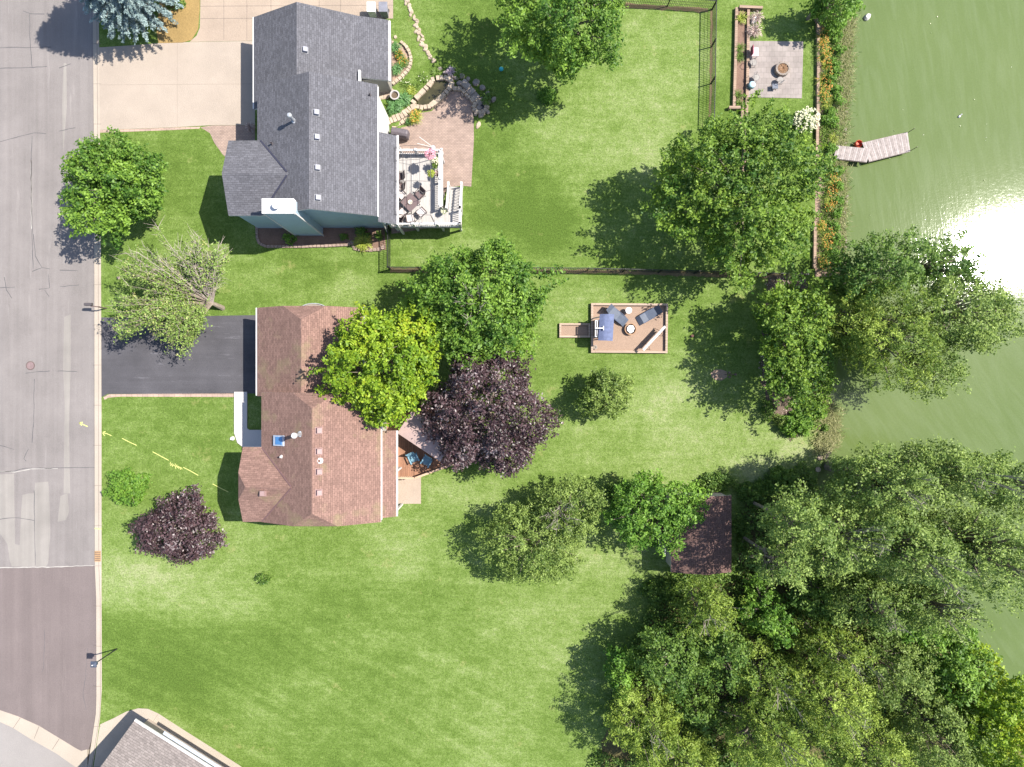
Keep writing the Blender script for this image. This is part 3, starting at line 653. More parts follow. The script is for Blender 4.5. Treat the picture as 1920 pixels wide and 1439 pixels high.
M_ventw = mat('vent_metal', (.21, .21, .25), .5, .1)
for px, py in ((573, 97), (594, 162), (594, 214), (595, 260), (596, 317), (597, 373)): boxvent(px, py, sm1, .47, .38, M_ventw, mat('flashing', (.13, .13, .145), .6), h1)
pipe(553, 229, sm1, .95, .10, M_steel, h1, 'furnace_pipe', M_steel); pipe(512, 272, sm1, .35, .06, M_dark, h1); pipe(695, 181, sm1, .3, .05, M_dark, h1)
M_valley = mat('dark_valley', (.035, .035, .055), .6, .1); M_valleyb = mat('brown_valley', (.13, .075, .075), .7, .1)  # dark tones for the thin bars laid along the roof valleys
for sy, ye in ((1, 16.45), (-1, 11.6)): q_ = abs(ye-13.9)/2.55; MB().bar((-14.9, 13.9+sy*.12, 5.84), (-14.78-2.25*q_, ye, 5.86-1.07*q_+.0), .11, .05).build('valley', M_valley, h1)
# ----- brown house -----
h2 = thing('brown_house', 'split level house with faded brown shingle roof and blue skylight', 'house', (-14, -2, 0))
RN, EN, XN, SN = 4.8, 2.8, -14.27, .536
zn = lambda x: RN-abs(x-XN)*SN
ynn, yns = 5.35, -.62
c_ = 4.0; dx = (RN-c_)/SN
roof('garage_roof', [[(-18.0, ynn, EN), (XN-dx, ynn, c_), (XN, ynn-1.02, RN), (XN, yns-.3, RN), (-18.0, yns-.3, EN)], [(XN-dx, ynn, c_), (XN+dx, ynn, c_), (XN, ynn-1.02, RN)], [(-10.55, ynn, EN), (XN+dx, ynn, c_), (XN, ynn-1.02, RN), (XN, yns-.3, RN), (-10.55, yns-.3, EN)]], M_brown, h2)
RS_, XS, SS, yss = 6.4, -13.08, .537, -9.5
zs = lambda x: RS_-abs(x-XS)*SS
cs = 5.6; dx = (RS_-cs)/SS; xw2, xe2 = -17.18, -8.99
roof('main_roof', [[(xw2, yns, zs(xw2)), (XS-dx, yns, cs), (XS, yns-1.0, RS_), (XS, yss+1.0, RS_), (XS-dx, yss, cs), (xw2, yss, zs(xw2))], [(XS-dx, yns, cs), (XS+dx, yns, cs), (XS, yns-1.0, RS_)], [(XS-dx, yss, cs), (XS+dx, yss, cs), (XS, yss+1.0, RS_)],
                   [(xe2, yns, zs(xe2)), (XS+dx, yns, cs), (XS, yns-1.0, RS_), (XS, yss+1.0, RS_), (XS+dx, yss, cs), (xe2, yss, zs(xe2))]], M_brown, h2)
ym, wn, ws_, wz, wr = -6.92, -4.35, -9.48, 4.2, 5.55
roof('wing_roof', [[(-18.46, wn, wz), (-18.46, ym+.9, 4.95), (-17.75, ym, wr), (-13.9, ym, wr), (-16.2, wn, wz)], [(-18.46, ym+.9, 4.95), (-17.75, ym, wr), (-18.46, ym-.9, 4.95)], [(-18.46, ws_, wz), (-18.46, ym-.9, 4.95), (-17.75, ym, wr), (-13.9, ym, wr), (-16.2, ws_, wz)]], M_brown, h2)
roof('porch_roof', [[(-9.02, -3.26, 4.12), (-8.05, -3.26, 3.55), (-8.05, -9.25, 3.55), (-9.02, -9.25, 4.12)]], M_brown, h2)
for sy in (1, -1): MB().bar((-14.7, ym+sy*.05, 5.56), (-17.1, ym+sy*2.5, 4.25), .08, .05).build('valley', M_valleyb, h2)
M_cream = siding('cream_siding', (.50, .47, .42))
def clipprof(x0, x1, zf, zc, xr_, sl):
    d = (zf(xr_)-zc)/sl; return [(x0, -.1), (x0, zf(x0)-.12), (xr_-d, zc-.12), (xr_+d, zc-.12), (x1, zf(x1)-.12), (x1, -.1)]
xsec('garage_wall', clipprof(-17.75, -10.8, zn, c_, XN, SN), yns, ynn-.25, M_cream, h2)
xsec('wall', clipprof(-16.85, -9.25, zs, cs, XS, SS), yss+.25, yns-.2, M_cream, h2)
xsec('wing_wall', [(wn-.25, -.1), (wn-.25, wz-.05), (ym+.9, 4.8), (ym-.9, 4.8), (ws_+.25, wz-.05), (ws_+.25, -.1)], -18.2, -16.85, M_cream, h2, 'x')
MB().box((-18.05, 2.25, 2.64), (.1, 6.2, .14)).build('gutter', M_fascia, h2)
MB().box((-8.95, -5.9, 4.06), (.08, 6.9, .10)).build('gutter', M_fascia, h2)
MB().box((-10.5, 2.3, 2.68), (.12, 6.2, .14)).build('gutter', M_fascia, h2)
MB().box((-7.99, -6.25, 3.4), (.1, 5.95, .14)).build('gutter', M_fascia, h2)
for y in (-3.5, -6.2, -9.0): MB().box((-8.2, y, 0), (.14, .14, 3.45)).build('porch_post', M_white, h2)
MB().box((-17.79, 2.3, 0), (.08, 4.9, 2.2)).build('garage_door', M_white, h2)
MB().box((-16.9, -2.5, .1), (.08, 1.0, 2.1)).build('front_door', mat('door_paint', (.12, .06, .05), .5), h2)
window(h2, (-18.2, -6.9, 1.4), 1.8, 1.3, 'w'); window(h2, (-9.25, -5.0, 1.5), 1.8, 1.8, 'e', 'patio_door')
for y in (807, 846, 884, 923): boxvent(599, y, lambda x, y_: zs(x), .53, .40, mat('brown_vent', (.25, .17, .165), .6, .1), mat('brown_flash', (.21, .13, .12), .7), h2)
zw = lambda x, y: wr-abs(y-ym)*.53
boxvent(495, 924, zw, 0, .38, mat('brown_vent', (.2, .1, .1)), mat('brown_flash', (.2, .1, .1)), h2)
pipe(600, 864, lambda x, y: zs(x), .18, .12, M_white, h2, 'dome_vent')
pipe(565, 814, lambda x, y: zs(x), 1.35, .12, M_steel, h2, 'flue_pipe', M_white); pipe(530, 856, lambda x, y: zs(x), .35, .07, M_white, h2)
h = 5.5
for _ in range(20): x, y = W(526, 826, h); h = zs(x)
sky_ = MB(); sl_v = [Vector((x, y, h))+Vector((1, 0, SS)).normalized()*a+Vector((0, b, 0))+Vector((-SS, 0, 1)).normalized()*z for z in (0.0, .14) for a, b in ((-.45, -.35), (.45, -.35), (.45, .35), (-.45, .35))]
sky_.add(sl_v, [(3, 2, 1, 0), (4, 5, 6, 7), (0, 1, 5, 4), (1, 2, 6, 5), (2, 3, 7, 6), (3, 0, 4, 7)]); f = sky_.build('skylight', mat('skylight_frame', (.30, .34, .42), .5), h2)
g = [Vector((x, y, h))+Vector((1, 0, SS)).normalized()*a+Vector((0, b, 0))+Vector((-SS, 0, 1)).normalized()*z for z in (0.14, .17) for a, b in ((-.22, -.26), (.36, -.26), (.36, .26), (-.22, .26))]
MB().add(g, [(3, 2, 1, 0), (4, 5, 6, 7), (0, 1, 5, 4), (1, 2, 6, 5), (2, 3, 7, 6), (3, 0, 4, 7)]).build('pane', mat('blue_glass', (.05, .16, .36), .15, .05, spec=.6), f)
ww = thing('window_well', 'grey metal window well against the lawn behind the brown garage', 'window well', W(588, 572))
cx, cy = W(590, 574); m = MB(); pts = [(cx-1.0+.0, cy-.5)]+[(cx+1.05*math.sin(a), cy-.35+.5*math.cos(a)) for a in np.linspace(-1.45, 1.45, 14)]+[(cx+1.05, cy-.5)]
m.strip(pts, .05, -.05, .12); m.build('metal_rim', M_steel, ww); MB().prism([(p[0], p[1]) for p in pts], -.02, .02).build('gravel_floor', M_stoneg, ww)
# ----- taupe house at the bottom edge -----
h3 = thing('taupe_house', 'corner of a taupe shingled house with white gutter beyond the pale pavement', 'house', W(330, 1500))
e3 = 2.4; A = W(254, 1350, e3); B = W(395, 1439, e3); C = W(197, 1439, e3)
d1 = Vector((B[0]-A[0], B[1]-A[1])).normalized(); d2 = Vector((C[0]-A[0], C[1]-A[1])).normalized(); d2 = Vector((d1.y, -d1.x)) if Vector((d1.y, -d1.x)).dot(d2) > 0 else Vector((-d1.y, d1.x))
P_ = lambda a, b, z: (A[0]+d1.x*a+d2.x*b, A[1]+d1.y*a+d2.y*b, z)
roof('main_roof', [[P_(0, 0, e3), P_(14, 0, e3), P_(14, 5, 4.6), P_(0, 5, 4.6)], [P_(0, 5, 4.6), P_(14, 5, 4.6), P_(14, 10, e3), P_(0, 10, e3)]], M_taupe, h3, .2)
MB().prism([P_(.35, .95, 0)[:2], P_(13.7, .95, 0)[:2], P_(13.7, 9.6, 0)[:2], P_(.35, 9.6, 0)[:2]], -.05, 2.3).build('wall', mat('stucco', (.34, .28, .23), .9), h3)
q = MB(); q.add([P_(.4, .9, 2.3), P_(.4, 9.1, 2.3), P_(.4, 5, 4.3), P_(.6, .9, 2.3), P_(.6, 9.1, 2.3), P_(.6, 5, 4.3)], [(0, 1, 2), (5, 4, 3), (0, 3, 4, 1), (1, 4, 5, 2), (2, 5, 3, 0)]); q.build('gable', M_tan, h3)
MB().bar(P_(-.0, -.09, e3-.05), P_(14, -.09, e3-.05), .14, .12).build('gutter', M_fascia, h3)
MB().bar(P_(2.2, -.36, e3-.12), P_(14, -.36, e3-.12), .24, .04).build('awning', mat('pale_blue_metal', (.33, .36, .41), .4), h3)
# ----- shed -----
sh = thing('garden_shed', 'dark brown roofed garden shed in the dappled shade of the trees', 'shed', W(1318, 1000))
X0, Y0 = W(1257, 928, 2.3); X1, Y1 = W(1370, 1072, 2.3); xm = (X0+X1)/2+.1
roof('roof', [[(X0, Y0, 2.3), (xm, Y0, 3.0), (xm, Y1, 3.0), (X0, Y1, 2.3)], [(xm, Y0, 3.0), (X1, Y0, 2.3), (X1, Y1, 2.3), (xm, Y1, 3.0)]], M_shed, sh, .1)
xsec('wall', [(X0+.15, -.1), (X0+.15, 2.22), (xm, 2.9), (X1-.15, 2.22), (X1-.15, -.1)], Y1+.15, Y0-.15, M_tan, sh)
m = MB()
for i in range(9): m.box((X0-.35, Y1+2.2-i*.16+.3, .0), (.05, .05, 1.9))
m.box((X0-.35, Y1+1.86, 1.9), (.06, 1.5, .06)); m.box((X0-.35, Y1+1.86, .1), (.06, 1.5, .06)); m.build('trellis', M_fascia, sh)
MB().box((X0-.6, Y1+3.6, 0), (1.2, 2.4, .18)).build('ramp', M_cedar, sh)

# ----- white deck of the grey house -----
dk = thing('white_deck', 'raised white plank deck with railings and side stairs behind the grey house', 'deck', W(785, 355)); DZ = 1.6
dx0, dx1 = -8.7, -5.0; dy0, dy1 = 11.29, 16.64; dxx = W(866, 412, DZ)[0]; dyc = W(842, 397, DZ)[1]
MB().prism([(dx0, dy0), (dxx, dy0), (dxx, dyc), (dx1, dyc), (dx1, dy1), (dx0, dy1)], DZ-.22, DZ).build('floor', M_deckw, dk)
m = MB()
for x, y in ((dx0+.2, dy0+.15), (-7, dy0+.15), (dx1-.1, dy0+.15), (dxx-.15, dy0+.15), (dx1-.1, dy1-.15), (-7, dy1-.15), (dx0+.2, dy1-.15), (dx1-.1, 14)): MB().box((x, y, -.05), (.14, .14, DZ-.2)).build('support_post', M_white, dk)
def railing(a, b, z0, z1=None, hgt=.95, wt=.13, post=True, top=True):
    z1 = z0 if z1 is None else z1; m = MB(); L_ = math.dist(a, b); n = max(2, int(L_/.13)); P3 = lambda t, dz: (a[0]+(b[0]-a[0])*t, a[1]+(b[1]-a[1])*t, z0+(z1-z0)*t+dz)
    m.bar(P3(0, hgt), P3(1, hgt), wt, .05); m.bar(P3(0, .1), P3(1, .1), .07, .06)
    for i in range(n+1):
        t = i/n; p = P3(t, .08); m.box(p, (.04, .04, hgt-.1))
    r = m.build('railing', M_white, dk)
    k = max(1, round(L_/1.8))
    if post:
        for i in range(k+1):
            p = P3(i/k, -.05); MB().box(p, (.12, .12, hgt+.16)).box((p[0], p[1], p[2]+hgt+.16), (.16, .16, .05)).build('rail_post', M_white, r)
railing((dx0, dy0+.06), (dxx-.06, dy0+.06), DZ); railing((dx0, dy1-.06), (dx1, dy1-.06), DZ); railing((dx1-.06, dy1-.15), (dx1-.06, dyc+.1), DZ, wt=.3)
railing((dxx-.06, dy0+.1), (dxx-.06, dyc), DZ)
sx0, sx1 = dx1+.35, dxx; st_y1 = dyc+2.15; ns = 8; m = MB()
for i in range(ns): m.box(((sx0+sx1)/2, dyc+.13+i*.27, 0), (sx1-sx0-.1, .27, DZ-(i+1)*DZ/(ns+1)))
m.build('steps', M_deckw, dk)
railing((sx0, dyc), (sx0, st_y1), DZ, .1); railing((sx1-.05, dyc), (sx1-.05, st_y1), DZ, .1)
# mound, bed and walls between the grey house and its patio
gm = MB(); prof = [(-9.2, 23.2, .9), (-8.0, 23.2, .5), (-8.6, 21.2, 1.0), (-7.0, 21.8, .5), (-9.2, 19.9, 1.9), (-7.7, 20.2, 1.0), (-9.2, 18.9, .9), (-8.2, 19.0, .8), (-6.6, 20.3, .35)]
def mound(name, path, wd, hts, mt):
    m = MB(); n = len(path)
    for i, (x, y) in enumerate(path):
        m.v += [(x-wd/2, y, -.02), (x-wd*.25, y, hts[i]*.8), (x, y, hts[i]), (x+wd*.3, y, hts[i]*.75), (x+wd/2, y, -.02)]
    for i in range(n-1):
        for j in range(4): a = i*5+j; m.f.append([a, a+1, a+6, a+5][::-1]); m.m.append(0)
    return tag(m.build(name, mt, smooth=True), kind='structure')
mound('garden_bank', [(-8.9, 18.9), (-8.8, 19.3), (-8.7, 19.9), (-8.5, 20.3)], 1.2, [.02, .35, .35, .05], M_lawn)
# ----- brown house deck -----
d2 = thing('cedar_deck', 'low reddish brown plank deck behind the brown house', 'deck', W(790, 840)); z2 = .7
pl = WP([(726, 790), (800, 760), (880, 800), (868, 862), (782, 893), (726, 893)], z2)
MB().prism(pl, z2-.2, z2).build('floor', M_cedar, d2)
M_rail = mat('tan_wood', (.42, .28, .19), .7, .15)
def rail2(a, b):
    a, b = W(*a, z2), W(*b, z2); m = MB(); m.bar(a+(z2+.9,), b+(z2+.9,), .14, .05); m.bar(a+(z2+.12,), b+(z2+.12,), .06, .06); n = int(math.dist(a, b)/.14)
    for i in range(n+1): t = i/n; m.box((a[0]+(b[0]-a[0])*t, a[1]+(b[1]-a[1])*t, z2), (.04, .04, .9))
    m.build('railing', M_rail, d2)
rail2((745, 893), (780, 893)); rail2((782, 893), (868, 862)); rail2((868, 862), (880, 800))
m = MB()
for x, y in pl: MB().box((x*.995, y, -.05), (.12, .12, z2-.1)).build('support_post', M_rail, d2)
# ---------------- small objects ----------------
def single(m, name, mats, label, cat, group=None, smooth=False, bevel=0): return tag(m.build(name, mats, smooth=smooth, bevel=bevel), label, cat, group)
# street furniture
single(MB().cyl(W(59, 686)+(-.098,), .33, .02, 24).cyl(W(59, 686)+(-.078,), .27, .008, 24, 1), 'manhole_cover', [M_brownm, mat('rusty_iron', (.17, .12, .12), .8, .2)], 'round rusty manhole cover set in the old asphalt road', 'manhole cover')
m = MB(); x, y = W(186.5, 1042); m.box((x, y, .0), (.46, .8, .024))
for i in range(5): m.box((x, y-.3+i*.15, .024), (.4, .05, .012), 0, 1)
single(m, 'storm_drain', [mat('rust', (.30, .19, .10), .85), M_brownm], 'rusty storm drain grate set in the concrete kerb', 'storm drain')
mb = thing('mailbox_stand', 'pair of dark mailboxes on one leaning post at the kerb', 'mailbox', W(190, 576))
gx, gy = W(203, 579)
MB().tube([(gx, gy, 0), (gx-.05, gy, 1.0)], .05).build('post', M_brownm, mb)
MB().bar((gx-.05, gy, 1.0), (gx-.55, gy+.05, 1.05), .08).build('arm', M_brownm, mb)
for k, yy in enumerate((.16,)):
    b = MB().prism([(-.1, 0), (.1, 0), (.1, .15), (.06, .22), (-.06, .22), (-.1, .15)], 0, .55)
    vs = [(gx-.35-v[2], gy+yy+v[0], 1.08+v[1]) for v in b.v]; b.v = vs; b.build('mailbox', M_dark, mb)
lp = thing('lamp_post', 'black lamp post with square lantern beside the kerb', 'lamp post', W(222, 1215))
gx, gy = W(222, 1215); hx_, hy_ = gx, gy; ht = 2.75
MB().tube([(gx, gy, 0), (gx, gy, ht-.2)], [.05, .04]).build('pole', M_black, lp)
l = MB().box((gx, gy, ht-.25), (.22, .22, .3), 0, 0, 1.35).build('lantern', mat('dark_glass', (.05, .06, .09), .2, .1), lp)
MB().box((gx, gy, ht+.05), (.42, .42, .05)).box((gx, gy, ht+.1), (.34, .34, .12), 0, 0, .35).build('lantern_cap', mat('lamp_cap', (.05, .06, .09), .5), lp); MB().box((gx, gy, ht+.22), (.07, .07, .05)).build('finial', M_white, lp)
# utility paint marks
def paint(name, label, segs, z=.006, w=.05):
    m = MB()
    for s in segs: m.strip([W(*p) for p in s], [w]*len(s), z, z+.004)
    single(m, name, M_yel, label, 'paint mark')
paint('paint_arrow', 'yellow paint arrow sprayed on the asphalt beside the kerb', [[(166, 800), (157, 796), (150, 793)], [(150, 793), (157, 792)], [(150, 793), (155, 798)]], -.094, .07)
paint('paint_arrow', 'yellow paint arrow sprayed on the grass edge by the kerb', [[(212, 817), (203, 813), (195, 811)], [(195, 811), (201, 809)], [(195, 811), (199, 817)]])
for s, l in ((((232, 822), (246, 829), (259, 835)), 'short yellow paint dash on the lawn nearest the kerb'), (((289, 847), (302, 854), (319, 863)), 'yellow paint dash on the lawn left of the lettering'), (((346, 876), (360, 883), (374, 891)), 'yellow paint dash on the lawn right of the lettering'), (((401, 907), (414, 914), (430, 922)), 'yellow paint dash running into the shadow of the brown house')): paint('paint_dash', l, [s], w=.05)
rs = random.Random(3)
paint('paint_letters', 'small scribbled yellow paint letters between two dashes on the lawn', [[(322+i*3, 868+i*1.2+rs.uniform(-3, 2)), (323+i*3, 873+i*1.2+rs.uniform(-2, 3))] for i in range(8)]+[[(321+i*3, 869+i), (325+i*3, 872+i)] for i in range(7)], w=.04)
paint('kerb_mark', 'faint green paint mark across the kerb above the storm drain', [[(181, 990), (193, 991)]], .021, .08)
# bins
for (px, c, l) in ((699, M_white, 'white lidded wheelie bin beside the annex'), (721, mat('grey_plastic', (.17, .17, .20), .5), 'dark grey wheelie bin nearest the garden edge')):
    x, y = W(px, 22, .6); b = thing('wheelie_bin', l, 'bin', (x, y, 0))
    MB().box((x, y, .05), (.5, .55, .95), 0, 0, 1.15).build('body', c, b, bevel=.02); MB().box((x, y, 1.0), (.64, .74, .06)).build('lid', c, b, bevel=.02)
    MB().bar((x-.25, y+.38, .98), (x+.25, y+.38, .98), .04).build('handle', M_dark, b)
    for s in (-.26, .26): wv = MB().lathe((0, 0, -.03), [(0, 0), (.1, 0), (.1, .06), (0, .06)], 12); wv.v = [(x+s+v[2], y+.25+v[0], .1+v[1]) for v in wv.v]; wv.build('wheel', M_black, b)
# grill under a cover
x, y = W(750, 251, .8); g = thing('grill', 'covered dark barrel grill on the brick patio', 'grill', (x, y, 0)); a = R(-10)
m = MB(); prof = [(-.33, .25), (-.33, .75), (-.26, 1.0), (-.1, 1.12), (.1, 1.12), (.26, 1.0), (.33, .75), (.33, .25)]
k = [(-.62, .75), (-.55, 1), (.55, 1), (.66, .75)]
for u, sc_ in k: m.v += [(x+u*math.cos(a)-v*sc_*math.sin(a), y+u*math.sin(a)+v*sc_*math.cos(a), .25+(z-.25)*(.9 if sc_ < 1 else 1)) for v, z in prof]
for i in range(3):
    for j in range(8): q = i*8+j; r_ = i*8+(j+1) % 8; m.f.append([q, q+8, r_+8, r_]); m.m.append(0)
m.f += [list(range(8)), [24+i for i in range(8)][::-1]]; m.m += [0, 0]
m.build('cover', mat('grill_cover', (.10, .085, .095), .5, .15), g, bevel=.03)
for sx_, sy_ in ((-.5, -.25), (.5, -.25), (.5, .25), (-.5, .25)): MB().box((x+sx_*math.cos(a)-sy_*math.sin(a), y+sx_*math.sin(a)+sy_*math.cos(a), 0), (.06, .06, .3)).build('leg', M_black, g)
# planter urn
x, y = W(741, 181, .5); u = thing('planter', 'grey round planter tub standing by the annex corner', 'planter', (x, y, 0))
MB().lathe((x, y, 0), [(0, 0), (.22, 0), (.33, .5), (.36, .52), (.36, .58), (.27, .58), (.25, .4), (0, .4)], 20).build('tub', mat('tub', (.34, .31, .30), .7), u); MB().cyl((x, y, .42), .25, .03, 16).build('soil', M_earth, u)
# blue ball, stones
single(MB().lathe(W(940, 134)+(0,), [(0, 0), (.12, .04), (.17, .17), (.12, .30), (0, .34)], 14), 'gazing_ball', mat('teal', (.04, .38, .42), .3), 'teal ball in the shaded grass under the big tree', 'ball', smooth=True)
# stone edging path
rs = random.Random(11); path = [(762, 2), (767, 14), (772, 27), (777, 40), (782, 54), (786, 66), (791, 78), (797, 90), (803, 101), (809, 112), (814, 122)]
sn = 0; wh = []
for i in range(len(path)-1):
    for k in range(3):
        t = k/3; px = path[i][0]+(path[i+1][0]-path[i][0])*t+rs.uniform(-4.5, 4.5); py = path[i][1]+(path[i+1][1]-path[i][1])*t+rs.uniform(-1, 1)
        single(MB().rock(W(px, py)+(-.03,), rs.uniform(.13, .24), rs.uniform(.10, .17), rs.uniform(.08, .14), rs.uniform(0, 3), rs), 'edging_stone', M_stone, f'{ORD[sn]} pale flat stone from the top of the stone row on the lawn', 'stone', 'stones in the row across the lawn'); sn += 1
# pond
pd = thing('garden_pond', 'kidney shaped garden pond with pale block rim and murky water', 'pond', W(812, 180))
rim = [(778, 204), (777, 196), (783, 188), (795, 176), (806, 165), (813, 155), (822, 152), (836, 151), (846, 156), (848, 162), (843, 172), (833, 183), (820, 195), (806, 205), (792, 207)]
wt = [(785, 200), (784, 196), (789, 188), (800, 177), (812, 164), (818, 158), (832, 159), (844, 161), (840, 168), (830, 179), (816, 193), (806, 199), (797, 201)]
MB().prism(WP(wt), .0, .16).build('water', M_pond, pd)
m = MB(); rp = [W(*p) for p in rim]
tot = []
for i in range(len(rp)):
    a, b = rp[i], rp[(i+1) % len(rp)]; k = max(1, round(math.dist(a, b)/.27))
    for j in range(k): tot.append((a[0]+(b[0]-a[0])*j/k, a[1]+(b[1]-a[1])*j/k, math.atan2(b[1]-a[1], b[0]-a[0])))
for (x, y, an) in tot: m.box((x, y, -.02), (.26, .36+rs.uniform(-.05, .05), .36+rs.uniform(-.02, .03)), an, 0, .94)
m.build('block_rim', M_stone, pd, bevel=.02)
def blockwall(name, label, pts, cat, w_=.34, hh=.4, mt=None, closed=False):
    m = MB(); P = [W(*p) for p in pts]; n = len(P)
    for i in range(n if closed else n-1):
        a, b = P[i], P[(i+1) % n]; k = max(1, round(math.dist(a, b)/.3))
        for j in range(k): m.box((a[0]+(b[0]-a[0])*(j+.5)/k, a[1]+(b[1]-a[1])*(j+.5)/k, -.03), (math.dist(a, b)/k*.93, w_*rs.uniform(.85, 1.1), hh*rs.uniform(.9, 1.08)), math.atan2(b[1]-a[1], b[0]-a[0])+rs.uniform(-.05, .05), 0, .95)
    single(m, name, mt or M_stone, label, cat, bevel=.02)
blockwall('block_wall', 'curved double block wall from the pond down to the white wall', [(782, 204), (772, 208), (764, 216), (752, 224), (739, 230), (728, 234)], 'garden wall', .5, .45)
blockwall('block_wall', 'lower course of blocks bordering the grill corner', [(783, 212), (775, 217), (766, 226), (752, 234), (736, 241)], 'garden wall', .36, .25)
blockwall('bed_edging', 'half moon block edging round the lily bed beside the annex', [(752, 82), (762, 90), (769, 102), (772, 115), (770, 127), (764, 138), (754, 148), (742, 158), (737, 162)], 'garden edging', .24, .25)
blockwall('block_wall', 'low stone wall turning from the pond to the sunken basin', [(849, 171), (858, 171), (868, 172), (874, 180), (883, 188), (889, 196)], 'garden wall', .3, .35)
blockwall('bed_edging', 'long pale block edging of the bed behind the chimney', [(484, 425), (485, 450), (490, 459), (502, 464), (560, 464), (610, 463), (654, 461), (663, 454), (664, 466)], 'garden edging', .22, .18, M_paver)
blockwall('bed_edging', 'pinkish block edging round the yellow plant bed', [(664, 467), (680, 470), (700, 470), (716, 469), (722, 462)], 'garden edging', .3, .18, M_paver)
sheet('lily_bed', [(736, 85), (752, 84), (762, 92), (769, 104), (771, 115), (769, 127), (762, 138), (750, 149), (737, 160)], M_lmulch, .03)
for i, (px, py, s) in enumerate([(742, 73, .2), (737, 82, .16), (897, 237, .42), (855, 150, .3), (866, 146, .34), (878, 152, .3), (893, 158, .38), (905, 168, .35), (915, 178, .3), (926, 190, .3), (862, 160, .34), (874, 165, .3), (886, 176, .35), (899, 205, .3), (892, 215, .3), (902, 219, .32), (914, 212, .3), (917, 196, .26), (845, 145, .3), (835, 140, .28), (825, 133, .25), (905, 190, .28), (868, 180, .22), (878, 186, .24)]):
    single(MB().rock(W(px, py)+(-.03,), s*.75, s*rs.uniform(.4, .7), .22 if i > 2 else .12, rs.uniform(0, 3), rs), 'garden_rock', M_stoneg if i > 2 else M_stone,
           ['round pale rock at the head of the lily bed', 'small pale rock beside the annex wall above the lily bed', 'square flat slab on the lawn edge below the basin'][i] if i < 3 else f'{ORD[i-3]} grey rock of the rockery between pond and basin counting from the pond', 'rock', None if i < 3 else 'rocks of the shaded rockery')
bs = thing('water_basin', 'black sunken basin ringed by pale rocks beside the patio', 'basin', W(900, 206)); MB().prism(WP([(890, 202), (896, 193), (908, 198), (911, 204), (902, 213), (893, 210)]), -.02, .12).build('basin_water', mat('dark_pool', (.015, .018, .025), .1, .1), bs)
m = MB(); 
for i in range(12): a = i*.52; m.rock(W(901+12*math.cos(a), 204-11*math.sin(a))+(-.02,), .22, .16, .28, a, rs)
m.build('rock_rim', M_stone, bs)
sp = thing('stone_spillway', 'shaded stone slabs stepping down to the black basin', 'spillway', W(890, 180)); m = MB()
for i in range(4): a = W(874+i*8, 166+i*9); m.box((a[0], a[1], -.02), (.7, .5, .55-i*.1), R(-45))
m.build('slabs', M_stoneg, sp)
# bird feeder stand by the deck
x, y = W(813, 279, 2.2); bf = thing('feeder_stand', 'double armed feeder stand with grey tray at the deck corner', 'bird feeder', (x, y, 0))
MB().tube([(x, y, 0), (x, y, 2.2)], .025).build('pole', M_steel, bf); MB().cyl((x, y, 2.2), .16, .04, 14).build('tray', M_steel, bf)
for e in ((787, 259), (783, 271)): p = W(*e, 2.5); MB().tube([(x, y, 2.25), (p[0], p[1], 2.5)], .02).build('arm', M_fascia, bf)
# gazebo frame over the deck
gz = thing('gazebo_frame', 'thin dark metal gazebo frame without canopy over the white deck', 'gazebo', W(780, 350)+(DZ,)); zf = DZ+2.3
m = MB(); P = lambda px, py, z=zf: W(px, py, z)+(z,)
for pts in ([(741, 279), (760, 275), (785, 275), (808, 279)], [(741, 303), (785, 301), (808, 293)], [(741, 341), (785, 341), (808, 342), (815, 353)], [(741, 403), (790, 404), (808, 405), (816, 417)], [(808, 279), (808, 342), (808, 405)], [(787, 301), (787, 360), (786, 424)], [(771, 278), (771, 350), (771, 400)], [(756, 278), (757, 400)], [(785, 366), (808, 358), (816, 354)], [(741, 279), (741, 403)], [(763, 303), (763, 368)]):
    m.tube([P(*q) for q in pts], .014, 5)
m.build('roof_ribs', M_dark, gz)
for q in ((808, 279), (808, 405), (741, 279), (741, 403)): a = P(*q); MB().tube([(a[0], a[1], DZ), a], .025, 6).build('post', M_dark, gz)
# table and chairs on the deck
M_frame = mat('bronze_frame', (.085, .06, .055), .4, .1); M_sling = mat('pale_sling', (.42, .38, .37), .7, .1); M_slingd = mat('dark_sling', (.12, .085, .085), .7, .1)
def dchair(name, label, seatm, arm=True):
    t = thing(name, label, 'chair'); MB().box((0, 0, .42), (.50, .48, .03)).build('seat', seatm, t)
    m = MB().add([(-.24, -.25, .45), (.24, -.25, .45), (.24, -.42, .95), (-.24, -.42, .95), (-.24, -.28, .45), (.24, -.28, .45), (.24, -.45, .95), (-.24, -.45, .95)], [(0, 1, 2, 3), (7, 6, 5, 4), (0, 4, 5, 1), (3, 2, 6, 7), (0, 3, 7, 4), (1, 5, 6, 2)])
    m.build('backrest', seatm, t); m = MB()
    for s in (-1, 1): m.tube([(s*.27, .24, .43), (s*.27, -.26, .43), (s*.27, -.45, .97)], .02, 6)
    m.tube([(-.27, -.45, .97), (.27, -.45, .97)], .02, 6); m.tube([(-.27, .24, .43), (.27, .24, .43)], .02, 6); m.build('frame', M_frame, t)
    for sx_ in (-.26, .26):
        for sy_ in (.24, -.24): MB().tube([(sx_, sy_, .43), (sx_*1.05, sy_*1.1, 0)], .018, 6).build('leg', M_frame, t)
    for s in (-1, 1): MB().tube([(s*.28, .2, .43), (s*.29, .18, .64), (s*.29, -.3, .66)], .022, 6).build('armrest', M_frame, t)
    return t
tx, ty = W(770, 381, DZ+.72); tb = thing('dining_table', 'square dark brown patio table set diagonally on the white deck', 'table', (tx, ty, DZ))
MB().box((tx, ty, DZ+.69), (1.0, 1.0, .04), R(45)).build('tabletop', M_slingd, tb, bevel=.01)
